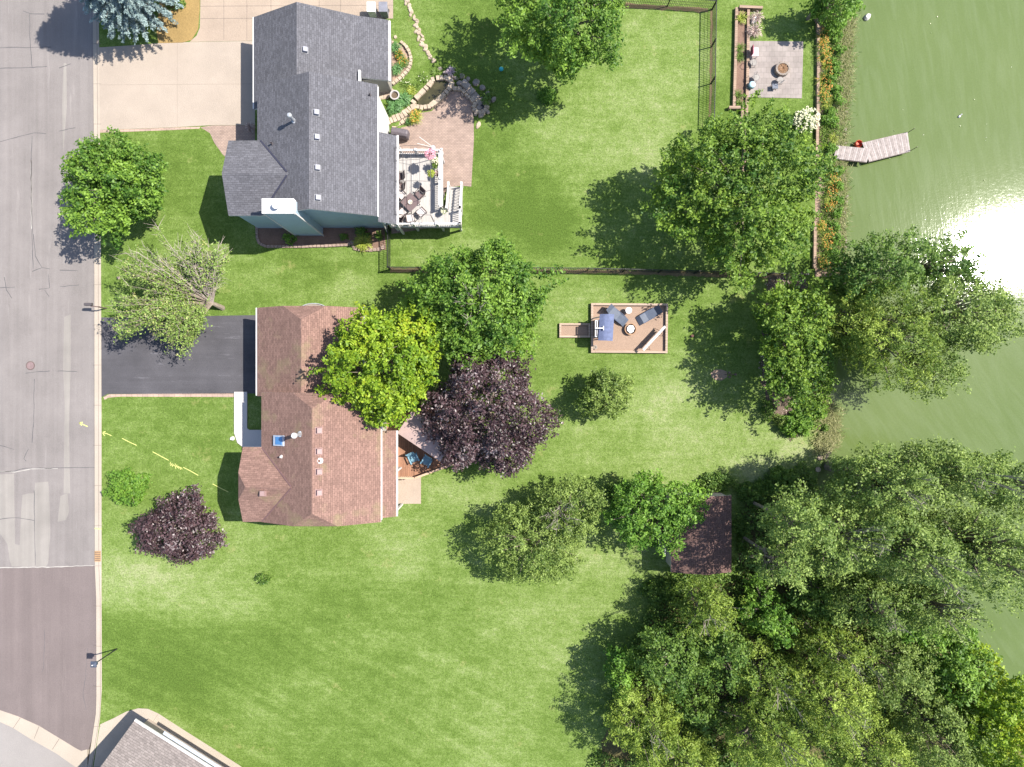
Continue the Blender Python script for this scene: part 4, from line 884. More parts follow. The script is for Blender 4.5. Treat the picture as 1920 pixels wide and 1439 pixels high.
for i in range(4): a = R(45)+R(45)+i*math.pi/2; MB().tube([(tx+.6*math.cos(a), ty+.6*math.sin(a), DZ), (tx+.58*math.cos(a), ty+.58*math.sin(a), DZ+.69)], .025, 6).build('leg', M_frame, tb)
tr = MB().lathe((tx, ty, DZ+.73), [(0, 0), (.1, 0), (.17, .07), (.15, .08), (.08, .02), (0, .02)], 18); single(tr, 'serving_bowl', mat('bowl', (.55, .50, .40), .5), 'round cream bowl in the middle of the patio table', 'bowl', smooth=True)
ch0 = dchair('patio_chair', 'pale sling chair at the lower right side of the deck table', M_sling)
place(ch0, (tx+.72, ty-.62, DZ), R(45))
ch1 = dchair('patio_chair', 'dark slatted chair at the upper right side of the deck table', M_slingd); place(ch1, (tx+.62, ty+.62, DZ), R(135))
for (dx_, dy_, rz, l, src) in ((-.66, .6, 225, 'pale sling chair at the upper left side of the deck table', ch0), (-.62, -.66, 315, 'pale sling chair half under the porch roof at the lower left of the table', ch0), (-.05, -1.05, 12, 'pale sling chair turned askew below the deck table', ch0)):
    place(copy_tree(src), (tx+dx_, ty+dy_, DZ), R(rz), l)
for px, py, rz, l in ((750, 333, 95, 'dark patio chair by the house wall nearest the hanging baskets'), (751, 352, 85, 'dark patio chair by the house wall behind the table'), (748, 412, 70, 'dark patio chair in the lower left deck corner')):
    x, y = W(px, py, DZ+.4); place(copy_tree(ch1), (x, y, DZ), R(rz), l)
# baskets
def basket(px, py, z, r, mt, label, name='flower_pot', n=60, green=True, seed=1, hang=False):
    x, y = W(px, py, z); t = thing(name, label, 'flower pot', (x, y, z if hang else DZ))
    z0 = z-.3; MB().lathe((x, y, z0), [(0, 0), (r*.5, 0), (r*.75, .24), (r*.65, .24), (0, .18)], 12).build('pot', M_brownm, t)
    if green: blades(t, (x, y, z0+.2), 50, r*1.2, r*.6, .02, L_strap, seed, 'leaves')
    petals(t, (x, y, z0), n, r, .45, .05, mt, seed)
    if hang: MB().tube([(x, y, z0+.2), (x, y, z+.75)], .012, 4).build('hanger', M_black, t)
    return t
basket(808, 291, 3.6, .38, L_pink, 'large pink petunia basket hanging at the far deck corner', 'hanging_basket', 150, True, 3, True)
basket(817, 303, 2.6, .26, L_cream, 'cream flowered pot on the deck rail below the pink basket', n=35, seed=4)
basket(816, 312, 2.4, .24, L_strap, 'leafy green pot on the deck beside the rail', n=20, seed=5)
basket(819, 327, 2.3, .2, L_dry, 'dark red leaved pot nearest the middle of the deck rail', n=50, seed=6)
basket(809, 327, 3.3, .26, L_yel, 'lime green trailing basket hanging over the deck', 'hanging_basket', 60, True, 7, True)
basket(832, 398, 2.2, .2, L_cream, 'small white flower pot at the top of the deck stairs', n=30, seed=8)
# ---- fences ----
M_wire = mat('black_wire', (.018, .018, .018), .5, .1)
def fence(label, pts, name='wire_fence', hh=1.2, post=2.6):
    P = [W(*p) for p in pts]; t = thing(name, label, 'fence', P[0]); m = MB(); k = 0
    for a, b in zip(P[:-1], P[1:]):
        L_ = math.dist(a, b); n = max(1, int(L_/.13))
        for z in (.08, .4, .75, hh): m.bar(a+(z,), b+(z,), .055 if z == hh else .016)
        for i in range(n): q = i/n; m.bar((a[0]+(b[0]-a[0])*q, a[1]+(b[1]-a[1])*q, .05), (a[0]+(b[0]-a[0])*q, a[1]+(b[1]-a[1])*q, hh), .024)
        c_ = max(1, round(L_/post))
        for i in range(c_+(1 if b == P[-1] else 0)):
            x, y = a[0]+(b[0]-a[0])*i/c_, a[1]+(b[1]-a[1])*i/c_; MB().box((x, y, -.03), (.08, .08, hh+.1)).build('post', M_wire, t)
    m.build('wire_mesh', M_wire, t)
fence('black wire fence running along the south of the grey house garden', [(733, 507), (900, 508), (1100, 509), (1300, 514), (1500, 520)])
fence('short black wire fence from the house corner to the south fence', [(733, 432), (733, 506)])
fence('long black wire fence between the lawn and the lake garden', [(1333, 22), (1331, 160), (1329, 240)], post=3.1)
fence('black wire fence across the top of the garden', [(1165, 11), (1250, 15), (1333, 21)])
# ---- lake garden ----
def timber(label, pts, z=.3, w_=.2, name='timber_border', zb=-.05, close=False):
    P = [W(*p) for p in pts]; m = MB(); P = P+[P[0]] if close else P
    for i, (a, b) in enumerate(zip(P[:-1], P[1:])): m.bar(a+(z/2,), b+(z/2,), w_, z+.0+(.004 if i % 2 else 0))
    single(m, name, M_timber, label, 'timber border')
timber('left sleeper wall of the long planter box beside the fence', [(1378, 20), (1376, 110), (1373, 205)], .25)
timber('right sleeper wall of the long planter box beside the patio', [(1400, 22), (1399, 110), (1396, 240), (1390, 300)], .24)
timber('short end sleeper at the top of the long planter box', [(1382, 20), (1425, 22)], .38)
timber('small square sleeper frame at the foot of the planter box', [(1363, 207), (1388, 207), (1388, 235), (1364, 240)], .35)
timber('long sleeper wall holding the lawn above the lake bank', [(1526, 37), (1530, 48), (1530, 120), (1529, 210), (1527, 300)], .25)
timber('lower sleeper wall above the lake beside the willow', [(1524, 418), (1523, 505)], .25)
timber('pale sleeper strip under the maple', [(1391, 300), (1393, 330)], .2, .3)
sheet('planter_soil', [(1380, 22), (1397, 22), (1394, 208), (1375, 208)], M_mulch, .05)
x, y = W(1466, 131, .35); fp = thing('fire_pit', 'round stone fire pit full of brown brush on the lake patio', 'fire pit', (x, y, 0)); m = MB()
for i in range(16): a = i*math.pi/8; m.box((x+.47*math.cos(a), y+.45*math.sin(a), .03), (.15, .19, .36), a)
m.build('stone_ring', M_stoneg, fp, bevel=.02); blades(fp, (x, y, .2), 260, .5, .3, .018, L_brush, 3, 'brush'); MB().cyl((x, y, .03), .5, .25, 14).build('ash_bed', M_mulch, fp)
sd = thing('folded_sunshade', 'pink and white folded deck chair at the edge of the lake patio', 'chair', W(1412, 100)); x, y = W(1414, 100, .5)
MB().box((x, y, .45), (.5, .62, .05)).build('seat', mat('pink_white', (.62, .45, .50), .7), sd); MB().box((x-.28, y, .45), (.06, .62, .5)).build('backrest', mat('maroon', (.22, .06, .09), .7), sd)
for s in (-.2, .2):
    for q in (-.26, .26): MB().box((x+s, y+q, .03), (.04, .04, .42)).build('leg', M_white, sd)
def mchair(px, py, rz, label, mt=None):
    x, y = W(px, py, .4); t = thing('metal_chair', label, 'chair'); mt = mt or mat('grey_metal', (.22, .195, .19), .5, .1); m = MB()
    m.tube([(.24*math.cos(a), .24*math.sin(a), .42) for a in np.linspace(0, 6.283, 17)], .02, 5); m.build('seat_ring', mt, t); MB().cyl((0, 0, .40), .22, .03, 16).build('seat', mat('mesh_seat', (.22, .20, .185), .6), t)
    MB().tube([(-.22, .08, .42), (-.22, .2, .8), (0, .3, .88), (.22, .2, .8), (.22, .08, .42)], .02, 5).build('backrest', mt, t)
    for a in (.7, 2.4, 3.9, 5.5): MB().tube([(.22*math.cos(a), .22*math.sin(a), .42), (.28*math.cos(a), .28*math.sin(a), .03)], .015, 5).build('leg', mt, t)
    return place(t, (x, y, 0), rz)
mchair(1411, 120, R(90), 'round grey metal chair below the pink chair'); mchair(1416, 148, R(60), 'round grey metal chair beside the blue pot'); mchair(1461, 153, R(190), 'round grey metal chair below the fire pit')
sf = thing('side_stool', 'dark folding stool left of the chair below the fire pit', 'stool', W(1450, 166)); x, y = W(1451, 165, .3)
MB().box((x, y, .35), (.42, .36, .03)).build('seat', mat('slate', (.10, .11, .14), .6), sf)
for s in (-.16, .16): MB().bar((x+s, y-.15, .03), (x+s, y+.15, .36), .03).bar((x+s, y+.15, .03), (x+s, y-.15, .36), .03).build('leg', M_dark, sf)
x, y = W(1408, 162, .4); bp = thing('glazed_pot', 'pale blue glazed pot with lid by the planter wall', 'pot', (x, y, 0))
MB().lathe((x, y, .03), [(0, 0), (.16, 0), (.26, .25), (.24, .42), (0, .44)], 18).build('body', mat('teal_glaze', (.08, .22, .26), .3), bp, True); MB().lathe((x, y, .46), [(0, 0), (.27, 0), (.2, .09), (0, .12)], 18).build('lid', mat('pale_blue', (.38, .55, .62), .4), bp, True)
# dock
dkz = .25
def quadprism(pts, z0, z1): return MB().prism(WP(pts, z1), z0, z1)
dc = thing('lake_dock', 'bent grey plank dock reaching out over the green lake', 'dock', W(1630, 285))
def plankdeck(name, c4, zt):
    A_, B_, C_, D_ = [Vector(W(*p, zt)) for p in c4]; n = round((B_-A_).length/.15); m = MB()
    for i in range(n):
        a, b = i/n, (i+.93)/n; e = rs.uniform(-.03, .03)
        p = [A_.lerp(B_, a), A_.lerp(B_, b), D_.lerp(C_, b), D_.lerp(C_, a)]; m.prism([tuple(q) for q in p], zt-.05, zt+rs.uniform(-.006, .006), i % 3)
    m.build(name, [M_pl1, M_pl2, M_pl3], dc)
    MB().bar(tuple(A_)+(zt-.12,), tuple(B_)+(zt-.12,), .06, .12).bar(tuple(D_)+(zt-.12,), tuple(C_)+(zt-.12,), .06, .12).build('beam', M_brownm, dc)
M_pl1 = mat('plank_a', (.31, .265, .25), .9, .22, 5, fine=.25); M_pl2 = mat('plank_b', (.35, .305, .29), .9, .18, 5, fine=.25); M_pl3 = mat('plank_c', (.27, .23, .215), .9, .22, 5, fine=.25)
plankdeck('gangway', [(1566, 275), (1631, 281), (1623, 306), (1561, 299)], dkz+.1); plankdeck('platform', [(1614, 270), (1699, 250), (1704, 285.5), (1627, 305)], dkz)
for a, b in (((1699, 251), (1714, 244)), ((1704, 285), (1720, 281))):
    p = W(*a, 0); MB().tube([(p[0], p[1], -.9), (p[0], p[1], .9)], .025, 6).build('pipe_leg', M_brownm, dc)
single(MB().lathe(W(1608, 272)+(-.33,), [(0, 0), (.26, 0), (.3, .35), (.24, .42), (.22, .2), (0, .2)], 12), 'bucket', M_red, 'orange red tub floating beside the dock', 'tub')
b = MB().rock(W(1627, 32)+(-.4,), .30, .22, .32, R(60), rs); single(b, 'lake_boulder', mat('pale_rock', (.52, .49, .45), .8, .1), 'pale boulder standing in the lake near the top bank', 'boulder')
bird = MB().rock(W(1800, 218)+(-.33,), .12, .07, .12, .6, rs).rock(W(1803, 215)+(-.25,), .05, .04, .09, 0, rs); single(bird, 'water_bird', mat('white_feathers', (.62, .58, .64), .7), 'small white bird swimming far out on the lake', 'bird', smooth=True)
# ---- sandpit with swing ----
def frame(name, label, c4, z, w_):
    t = [Vector(W(*p)) for p in c4]; m = MB()
    for i in range(4):
        a, b = t[i], t[(i+1) % 4]; d = (b-a).normalized()
        if i % 2: a, b = a+d*w_*.5, b-d*w_*.5
        else: a, b = a-d*w_*.5, b+d*w_*.5
        m.bar((a.x, a.y, z/2-.02), (b.x, b.y, z/2-.02), w_, z+.04)
    single(m, name, M_lt, label, 'sandpit border')
M_lt = boards('pale_timber', (.36, .27, .21), .2, 0, .1)
frame('sandpit_border', 'large rectangular timber border of the gravel play pit', [(1109, 572), (1248, 573), (1247, 661), (1109, 660)], .28, .16)
frame('sandpit_border', 'small narrow timber border joined to the left of the play pit', [(1050, 609), (1104, 609), (1104, 632), (1050, 632)], .22, .14)
sheet('pit_gravel', [(1110, 573), (1247, 574), (1246, 660), (1110, 659)], M_gravel, .05); sheet('small_pit_gravel', [(1051, 610), (1103, 610), (1103, 631), (1051, 631)], M_gravel, .05)
cz = 1.9; sw = thing('garden_swing', 'garden swing seat under a blue striped canopy in the gravel pit', 'garden swing', W(1136, 620))
c4 = [W(*p, cz) for p in ((1124, 590), (1151, 590), (1148, 640), (1121, 639))]; m = MB(); ng = 10
gv = []
for i in range(ng+1):
    for j in range(5):
        a = Vector(c4[0]).lerp(Vector(c4[3]), i/ng); b = Vector(c4[1]).lerp(Vector(c4[2]), i/ng); p = a.lerp(b, j/4); gv.append((p.x, p.y, cz+.16*math.sin(math.pi*j/4)-.02*(i % 2)))
m.add(gv, [(i*5+j, (i+1)*5+j, (i+1)*5+j+1, i*5+j+1) for i in range(ng) for j in range(4)])
m.add([(x_, y_, z_-.03) for x_, y_, z_ in gv], [(i*5+j, i*5+j+1, (i+1)*5+j+1, (i+1)*5+j) for i in range(ng) for j in range(4)])
o = m.build('canopy', mat('blue_canopy', (.095, .115, .20), .8, .2, 5), sw, True)
m = MB(); ea = [W(*p, 1.75) for p in ((1116, 602), (1116, 632))]
for p, ex in ((W(1128, 598), 1), (W(1128, 633), 1)): m.bar((p[0]-.7, p[1], .06), (p[0]-.1, p[1], 1.8), .07); m.bar((p[0]+.6, p[1], .06), (p[0]-.1, p[1], 1.8), .07)
m.build('side_frames', M_white, sw); m = MB()
m.bar(ea[0]+(1.75,), ea[1]+(1.75,), .08); q = W(1119.5, 602, 1.75), W(1119.5, 632, 1.75); m.bar(q[0]+(1.75,), q[1]+(1.75,), .06)
for t_ in (0, .5, 1): m.bar((ea[0][0], ea[0][1]+(ea[1][1]-ea[0][1])*t_, 1.75), (ea[0][0]+.28, ea[0][1]+(ea[1][1]-ea[0][1])*t_, 1.75), .06)
m.bar(W(1117, 616, 2.15)+(2.12,), W(1131, 616, 2.15)+(2.12,), .07); m.bar(W(1131, 612, 2.15)+(2.12,), W(1131, 620, 2.15)+(2.12,), .06); m.build('top_bars', M_white, sw)
xs, ys = W(1130, 616); MB().box((xs, ys, .42), (.5, 1.35, .06)).build('seat', M_rail, sw); MB().box((xs-.27, ys, .45), (.05, 1.35, .45)).build('backrest', M_rail, sw)
def lounger(label):
    t = thing('sun_lounger', label, 'lounger'); m = MB(); sec = [(-.85, .05, .34), (-.55, .30, .34), (-.1, .26, .30), (.25, .34, .30), (.62, .42, .34), (.95, .85, .30)]
    for i in range(len(sec)): u, z, wd = sec[i]; m.v += [(u, -wd, z), (u, wd, z), (u, -wd, z-.06), (u, wd, z-.06)]
    for i in range(len(sec)-1): k = i*4; m.f += [[k, k+4, k+5, k+1], [k+2, k+3, k+7, k+6], [k, k+2, k+6, k+4], [k+1, k+5, k+7, k+3]]; m.m += [0]*4
    m.f += [[0, 1, 3, 2], [20, 22, 23, 21]]; m.m += [0]*2; m.build('seat', mat('slate_plastic', (.075, .09, .125), .55, .1), t)
    for s in (-1, 1): MB().box((.05, s*.33, .0), (1.1, .05, .3)).build('side_panel', M_navy, t)
    MB().box((-.45, 0, 0), (.06, .5, .2)).build('front_foot', M_navy, t); MB().box((.6, 0, 0), (.06, .5, .3)).build('rear_foot', M_navy, t)
    return t
lo = lounger('slate blue lounger turned away from the swing beside the round table'); place(lo, W(1157, 593, .3)+(.05,), R(140))
lo2 = copy_tree(lo); place(lo2, W(1214, 593, .3)+(.05,), R(30), 'slate blue lounger alone in the upper right of the gravel pit')
x, y = W(1178, 583, .5); rt = thing('side_table', 'white round side table between the two loungers', 'table', (x, y, .05)); MB().cyl((x, y, .5), .24, .04, 24).build('tabletop', M_white, rt)
for i in range(3): a = i*2.09; MB().tube([(x+.18*math.cos(a), y+.18*math.sin(a), .05), (x+.1*math.cos(a), y+.1*math.sin(a), .5)], .02, 5).build('leg', M_brownm, rt)
x, y = W(1181, 618, .2); f2 = thing('fire_bowl', 'round fire ring with a broken white lid in the gravel pit', 'fire pit', (x, y, .05)); MB().lathe((x, y, .05), [(.34, 0), (.42, 0), (.44, .28), (.38, .28), (.34, 0)], 22).build('ring', M_rust if 0 else mat('rusty_steel', (.30, .18, .11), .8, .25), f2)
MB().cyl((x, y, .05), .36, .04, 18).build('ash', mat('ash_gray', (.22, .19, .17), .9), f2); MB().prism([(x-.26, y-.1), (x-.05, y-.3), (x+.2, y-.22), (x+.3, y+.05), (x+.2, y+.26), (x-.05, y+.3), (x-.26, y+.1)], .3, .33).build('lid', M_white, f2)
bm = thing('beam_stand', 'long white beam on crossed metal legs in the corner of the gravel pit', 'beam', W(1222, 635)); a = W(1246, 613, .9)+(.9,); b = W(1205, 657, .9)+(.9,)
MB().bar(a, b, .17, .08).build('beam', M_white, bm); 
for t_ in (.2, .78):
    p = Vector(a).lerp(Vector(b), t_); d = (Vector(b)-Vector(a)).normalized(); nrm = Vector((-d.y, d.x, 0))
    for s in (-1, 1): MB().tube([tuple(p), (p.x+nrm.x*s*.45, p.y+nrm.y*s*.45, .05)], .018, 5).build('leg', M_brownm, bm)
p = Vector(a).lerp(Vector(b), .5); MB().bar((a[0]*.85+b[0]*.15, a[1]*.85+b[1]*.15, .45), (a[0]*.15+b[0]*.85, a[1]*.15+b[1]*.85, .45), .05, .3).build('slatted_seat', M_rail, bm)
single(MB().lathe(W(1115, 652)+(.05,), [(0, 0), (.16, 0), (.17, .12), (.08, .14), (0, .06)], 14), 'sand_pot', M_stoneg, 'small grey pot in the lower left corner of the gravel pit', 'pot')
# lawn odds and ends
single(MB().rock(W(1296, 631)+(0,), .16, .12, .14, .3, rs), 'clay_pot', mat('terracotta_dark', (.12, .06, .05), .8), 'dark brown lump on the open lawn right of the gravel pit', 'pot')
x, y = W(1358, 703); bd = thing('bird_feeder', 'bird feeder pole with three cups standing on a pale bare patch', 'bird feeder', (x, y, 0)); MB().tube([(x, y, 0), (x, y, 1.9)], .03).build('pole', M_brownm, bd)
for s in ((-.25, .12), (-.22, -.18), (.2, 0)): MB().tube([(x, y, 1.7), (x+s[0], y+s[1], 1.85)], .015, 4).build('arm', M_brownm, bd); MB().lathe((x+s[0], y+s[1], 1.62), [(0, 0), (.08, 0), (.09, .2), (0, .26)], 10).build('cup', M_brownm, bd)
sheet('bare_patch', [(1331, 700), (1338, 694), (1350, 693), (1361, 697), (1362, 707), (1352, 714), (1340, 713), (1333, 708)], M_lmulch, .006, 0)
single(MB().rock(W(294, 509)+(0,), .3, .14, .16, -.2, rs), 'lawn_rock', M_stone, 'pale rock in the lawn beside the half bare tree', 'rock')
single(MB().rock(W(226, 522)+(0,), .14, .12, .1, .2, rs), 'lawn_rock', M_stone, 'small white rock in the lawn nearest the road', 'rock')
single(MB().rock(W(438, 822)+(0,), .18, .15, .14, .2, rs), 'lawn_rock', mat('white_rock', (.6, .58, .55)), 'white rock against the edge of the front walk', 'rock')
x, y = W(786, 838, 2.7); cn = thing('cantilever_canopy', 'square mauve shade canopy tilted over the cedar deck', 'canopy', W(800, 835)+(z2,)); c4 = [W(*p, 2.75)+(2.75-.1,) for p in ((745, 812), (772, 772), (858, 808), (826, 866))]
c0 = Vector(c4[0]).lerp(Vector(c4[2]), .5)+Vector((0, 0, .35)); m = MB(); m.add(c4+[tuple(c0)]+[(p[0], p[1], p[2]-.12) for p in c4], [(0, 4, 1), (1, 4, 2), (2, 4, 3), (3, 4, 0), (0, 1, 6, 5), (1, 2, 7, 6), (2, 3, 8, 7), (3, 0, 5, 8), (0, 1, 4), (1, 2, 4)]); m.f = m.f[:8]; m.m = m.m[:8]
m.build('fabric', M_sail, cn); m = MB()
for p in c4: m.tube([tuple(c0-Vector((0, 0, .06))), (p[0], p[1], p[2]-.06)], .015, 5)
m.build('ribs', M_dark, cn); MB().tube([(c0.x, c0.y, z2), tuple(c0)], .04).build('pole', M_dark, cn)
def adir(label, px, py, rz):
    t = thing('adirondack_chair', label, 'chair'); m = MB()
    for i in range(5): m.box((-.2+i*.1, -.0, .3), (.085, .5, .03))
    m.build('seat', M_sky, t); m = MB()
    for i in range(5): m.bar((-.2+i*.1, -.22, .3), (-.2+i*.13-.06*(i-2)*0, -.5, 1.0-.04*abs(i-2)), .09, .02)
    m.build('backrest', M_sky, t)
    for s in (-.3, .3): MB().box((s, .02, .5), (.1, .6, .03)).build('armrest', M_sky, t); MB().box((s, .25, 0), (.07, .05, .5)).build('leg', M_sky, t); MB().bar((s, -.35, .02), (s, .2, .32), .04).build('leg', M_sky, t)
    return place(t, W(px, py, z2+.5)+(z2,), rz)
adir('blue slatted chair under the canopy nearest the house', 776, 860, R(205)); adir('blue slatted chair under the canopy by the slanted rail', 800, 866, R(150))

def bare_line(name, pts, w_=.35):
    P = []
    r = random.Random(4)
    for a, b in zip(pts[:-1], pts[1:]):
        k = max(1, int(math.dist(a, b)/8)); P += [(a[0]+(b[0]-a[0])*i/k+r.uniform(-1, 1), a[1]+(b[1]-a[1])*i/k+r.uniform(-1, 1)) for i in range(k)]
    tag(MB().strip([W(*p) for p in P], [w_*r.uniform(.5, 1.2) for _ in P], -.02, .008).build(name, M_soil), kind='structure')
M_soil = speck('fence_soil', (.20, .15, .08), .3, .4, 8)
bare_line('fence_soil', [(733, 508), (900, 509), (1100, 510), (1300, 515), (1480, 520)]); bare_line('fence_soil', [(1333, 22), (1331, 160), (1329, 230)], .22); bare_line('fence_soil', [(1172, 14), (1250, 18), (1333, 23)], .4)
# ---------------- trees and plants ----------------
T = tree
T(214, 352, 104, 102, 6.2, 'maple', 'maple_tree', 'round mid green maple overhanging the road edge', seed=3)
T(900, 566, 130, 118, 8, 'maple', 'maple_tree', 'big green maple standing over the wire fence behind the yellow green one', seed=4, bare=(-.1, -.1, 14))
T(722, 684, 108, 110, 8.5, 'lime', 'maple_tree', 'yellow green maple spreading over the brown roof', seed=5, bot=.45)
T(914, 774, 115, 118, 7, 'purple', 'purple_maple', 'large dark purple maple beside the cedar deck', seed=6, bot=.15, fill=.3)
T(334, 992, 78, 66, 3.4, 'purple', 'purple_plum', 'low dark purple tree on the front lawn below the brown house', seed=7, bot=.05, fill=.3)
T(1137, 740, 50, 54, 4.0, 'olive', 'small_tree', 'small olive green tree alone on the lawn below the gravel pit', seed=8, bot=.15, dens=1.5)
T(1064, 955, 74, 60, 5.5, 'olive', 'ash_tree', 'olive tree with a grey dead top in the middle of the back lawn', seed=9, bot=.15, bare=(-.3, 0, 22))
T(1000, 1018, 102, 94, 5.5, 'olive', 'ash_tree', 'wide olive tree whose shadow falls on the open lawn', seed=10, bot=.1)
T(1222, 957, 98, 74, 6, 'bright', 'maple_tree', 'fresh green maple leaning over the shed roof', seed=11)
T(1392, 362, 152, 152, 9, 'maple2', 'silver_maple', 'very large green maple with upswept shoots beside the lake garden', seed=12, rot=.2)
T(1052, 36, 116, 120, 9.5, 'maple', 'maple_tree', 'dark green maple at the top of the lawn with a long shadow', seed=13)
T(1486, 640, 82, 124, 7, 'maple2', 'maple_tree', 'tall narrow bright green tree beside the lake bank', seed=14)
T(1630, 510, 92, 66, 9, 'dark', 'willow_tree', 'dark green willow crown at the lake below the garden', seed=15)
T(1660, 628, 98, 95, 10, 'willow', 'willow_tree', 'yellowish willow crown overhanging the lake bank', seed=16)
T(1790, 596, 112, 80, 9, 'cotton', 'willow_tree', 'thin grey green willow limb reaching farthest over the lake', seed=17, lean=(1640, 600), bot=.45, dens=.9)
T(1738, 692, 52, 56, 8, 'cotton', 'willow_tree', 'drooping willow bough hanging low over the water', seed=18, lean=(1620, 640), bot=.3, dens=.8)
T(1745, 502, 82, 50, 8, 'dark', 'willow_tree', 'shaded willow bough in front of the sun glitter', seed=19, lean=(1620, 540), bot=.45, dens=.7)
# the cottonwoods and the copse at the lower right
for i, (a, lab) in enumerate([
    ((1650, 900, 95, 68, 12.5), 'cottonwood nearest the stone edge of the lake'), ((1760, 880, 80, 62, 12.5), 'pale cottonwood crown at the top of the copse over the water'), ((1870, 905, 72, 66, 12), 'cottonwood crown leaning out at the right edge'),
    ((1560, 1000, 85, 85, 11.5), 'cottonwood crown right of the shed clearing'), ((1690, 1020, 95, 80, 13.5), 'tallest cottonwood in the middle of the copse'), ((1830, 1030, 95, 85, 13), 'broad cottonwood crown over the lake corner'), ((1620, 1120, 75, 55, 9), 'lower cottonwood crown below the tallest one'), ((1730, 1130, 80, 48, 10), 'cottonwood crown above the bright bank bushes')]):
    T(*a, 'cotton', 'cottonwood_tree', 'grey green '+lab, dens=1.2, group='cottonwoods of the lakeside copse', seed=30+i, bot=.25, bare=(0, 0, 8))
for i, (a, sty, lab) in enumerate([
    ((1325, 1140, 58, 62, 7.5), 'willow', 'yellow green willow just below the shed'), ((1436, 1150, 48, 58, 5.5), 'bright', 'bright green young tree in a gap of the copse'), ((1262, 1235, 85, 66, 6.5), 'dark', 'shaded dark olive tree below the willow near the shed'),
    ((1168, 1262, 32, 52, 4.5), 'bright', 'vivid green small tree at the left edge of the copse'), ((1355, 1225, 66, 52, 7), 'dark', 'dull olive crown behind the shed willow'), ((1440, 1260, 75, 50, 8), 'willow', 'yellowish willow crown in the upper middle of the copse'),
    ((1205, 1345, 80, 75, 6.3), 'willow', 'pale willow with feathery twigs at the left edge of the copse'), ((1275, 1420, 90, 60, 6.8), 'willow', 'pale willow cut by the bottom edge at the left of the copse'), ((1300, 1320, 52, 52, 5), 'dark', 'shaded crown between the two pale willows'),
    ((1440, 1375, 82, 85, 9.5), 'willow', 'large yellow green willow in front of the dark gap'), ((1548, 1310, 88, 80, 9.5), 'willow', 'yellow green willow right of the dark gap'), ((1560, 1215, 70, 48, 8.5), 'willow', 'willow crown below the lower cottonwood'), ((1660, 1250, 82, 62, 8.5), 'olive', 'olive crown behind the bright bank bushes'), ((1620, 1405, 95, 70, 9.5), 'willow', 'bright willow cut by the bottom edge in mid copse'),
    ((1745, 1370, 88, 78, 8.5), 'olive', 'olive crown left of the round lime crown'), ((1858, 1350, 84, 100, 9), 'lime', 'round lime green tree in the bottom right corner'), ((1780, 1250, 76, 56, 7.5), 'maple', 'green tree at the lake corner of the copse'), ((1690, 1165, 60, 35, 6.5), 'bright', 'bright green tree under the cottonwoods by the lake'), ((1360, 1430, 60, 40, 5), 'dark', 'dark low tree at the bottom of the gap'), ((1540, 1120, 60, 50, 6), 'dark', 'dark tree shaded by the cottonwoods')]):
    T(*a, sty, 'copse_tree', lab, dens=1.25, group='trees of the copse', seed=60+i, bot=.12 if sty != 'bright' else .05, bare=(.1, 0, 6) if sty == 'willow' else 0)
T(1570, 5, 58, 34, 4.5, 'bright', 'bank_tree', 'green bushy tree at the top of the lake bank', seed=90, bot=.05)
T(1590, 600, 58, 92, 7, 'willow', 'willow_tree', 'willow crown filling the gap beside the tall narrow tree', seed=28, bot=.2)
T(1450, 1045, 50, 50, 11, 'cotton', 'cottonwood_tree', 'thin cottonwood behind the right corner of the shed', seed=27, bot=.4, dens=.6, trunkr=.1)
T(1478, 975, 66, 66, 12.5, 'cotton', 'cottonwood_tree', 'thin tall cottonwood shading the shed', seed=29, bot=.4, dens=.8, trunkr=.1)
T(1542, 2, 24, 22, 4.5, 'dark', 'bank_tree', 'dark small tree at the corner of the sleeper wall', seed=91, bot=.02)
T(1320, 5, 24, 20, 2, 'dark', 'dark_bush', 'dark green bush cut by the top edge beside the spruce', seed=92, bot=0) if 0 else None
blob_shrub(325, 3, 20, 14, 1.2, 'dark', 'dark_bush', 'dark bush beside the spruce at the top edge', seed=92)
# half bare tree: leafy limbs towards the road, bare twigs towards the house
rng = seedrng(21); hb = thing('half_bare_tree', 'half dead tree, grey bare twigs on top and green leaves below, beside the black driveway', 'tree', W(420, 579)); o = Vector(W(420, 579)+(0,)); fork = o+Vector((-.3, .25, 1.0)); tw = MB(); limbs = MB(); limbs.tube([o-Vector((0, 0, .1)), fork], [.2, .15], 8)
CL = []; DL = []
for i in range(120):
    an = R(rng.uniform(60, 246)); ln = rng.uniform(3.4, 6.9)
    if an < R(115): ln *= .74
    if an > R(212): ln *= .62
    d = Vector((math.cos(an), math.sin(an), 0)); el = rng.uniform(.25, 1.0); tip = fork+d*ln*math.cos(el*.8)+Vector((0, 0, ln*math.sin(el*.9)*.78+.3))
    mid = fork.lerp(tip, .5)+Vector((0, 0, .35)); dead = an < R(150) and rng.random() < .82
    (tw if dead else limbs).tube([fork, mid, tip], [.032, .02, .008], 4)
    for k in range(18 if dead else 15):
        b = mid.lerp(tip, rng.uniform(-.4, 1)); dd = (d*rng.uniform(.3, 1)+Vector(rng.normal(0, .55, 3))+Vector((0, 0, .2))).normalized(); l_ = rng.uniform(.4, 1.1)
        (tw if dead or k % 3 == 0 else limbs).tube([b, b+dd*l_*.5+Vector((0, 0, .05)), b+dd*l_], [.013, .010, .005], 3)
        if not dead or rng.random() < .16: CL.append(tuple(b)); DL.append(tuple(dd))
tw.build('bare_branches', M_twig, hb); limbs.build('trunk', M_bark, hb)
CL, DL = np.array(CL), np.array(DL)
Pq, Uq, Vq, Tq = leaves(rng, CL, DL, rng.uniform(.5, 1.0, len(CL)), 16, .045, .085, .16, tint=np.clip(.5+rng.normal(0, .15, len(CL)), 0, .9))
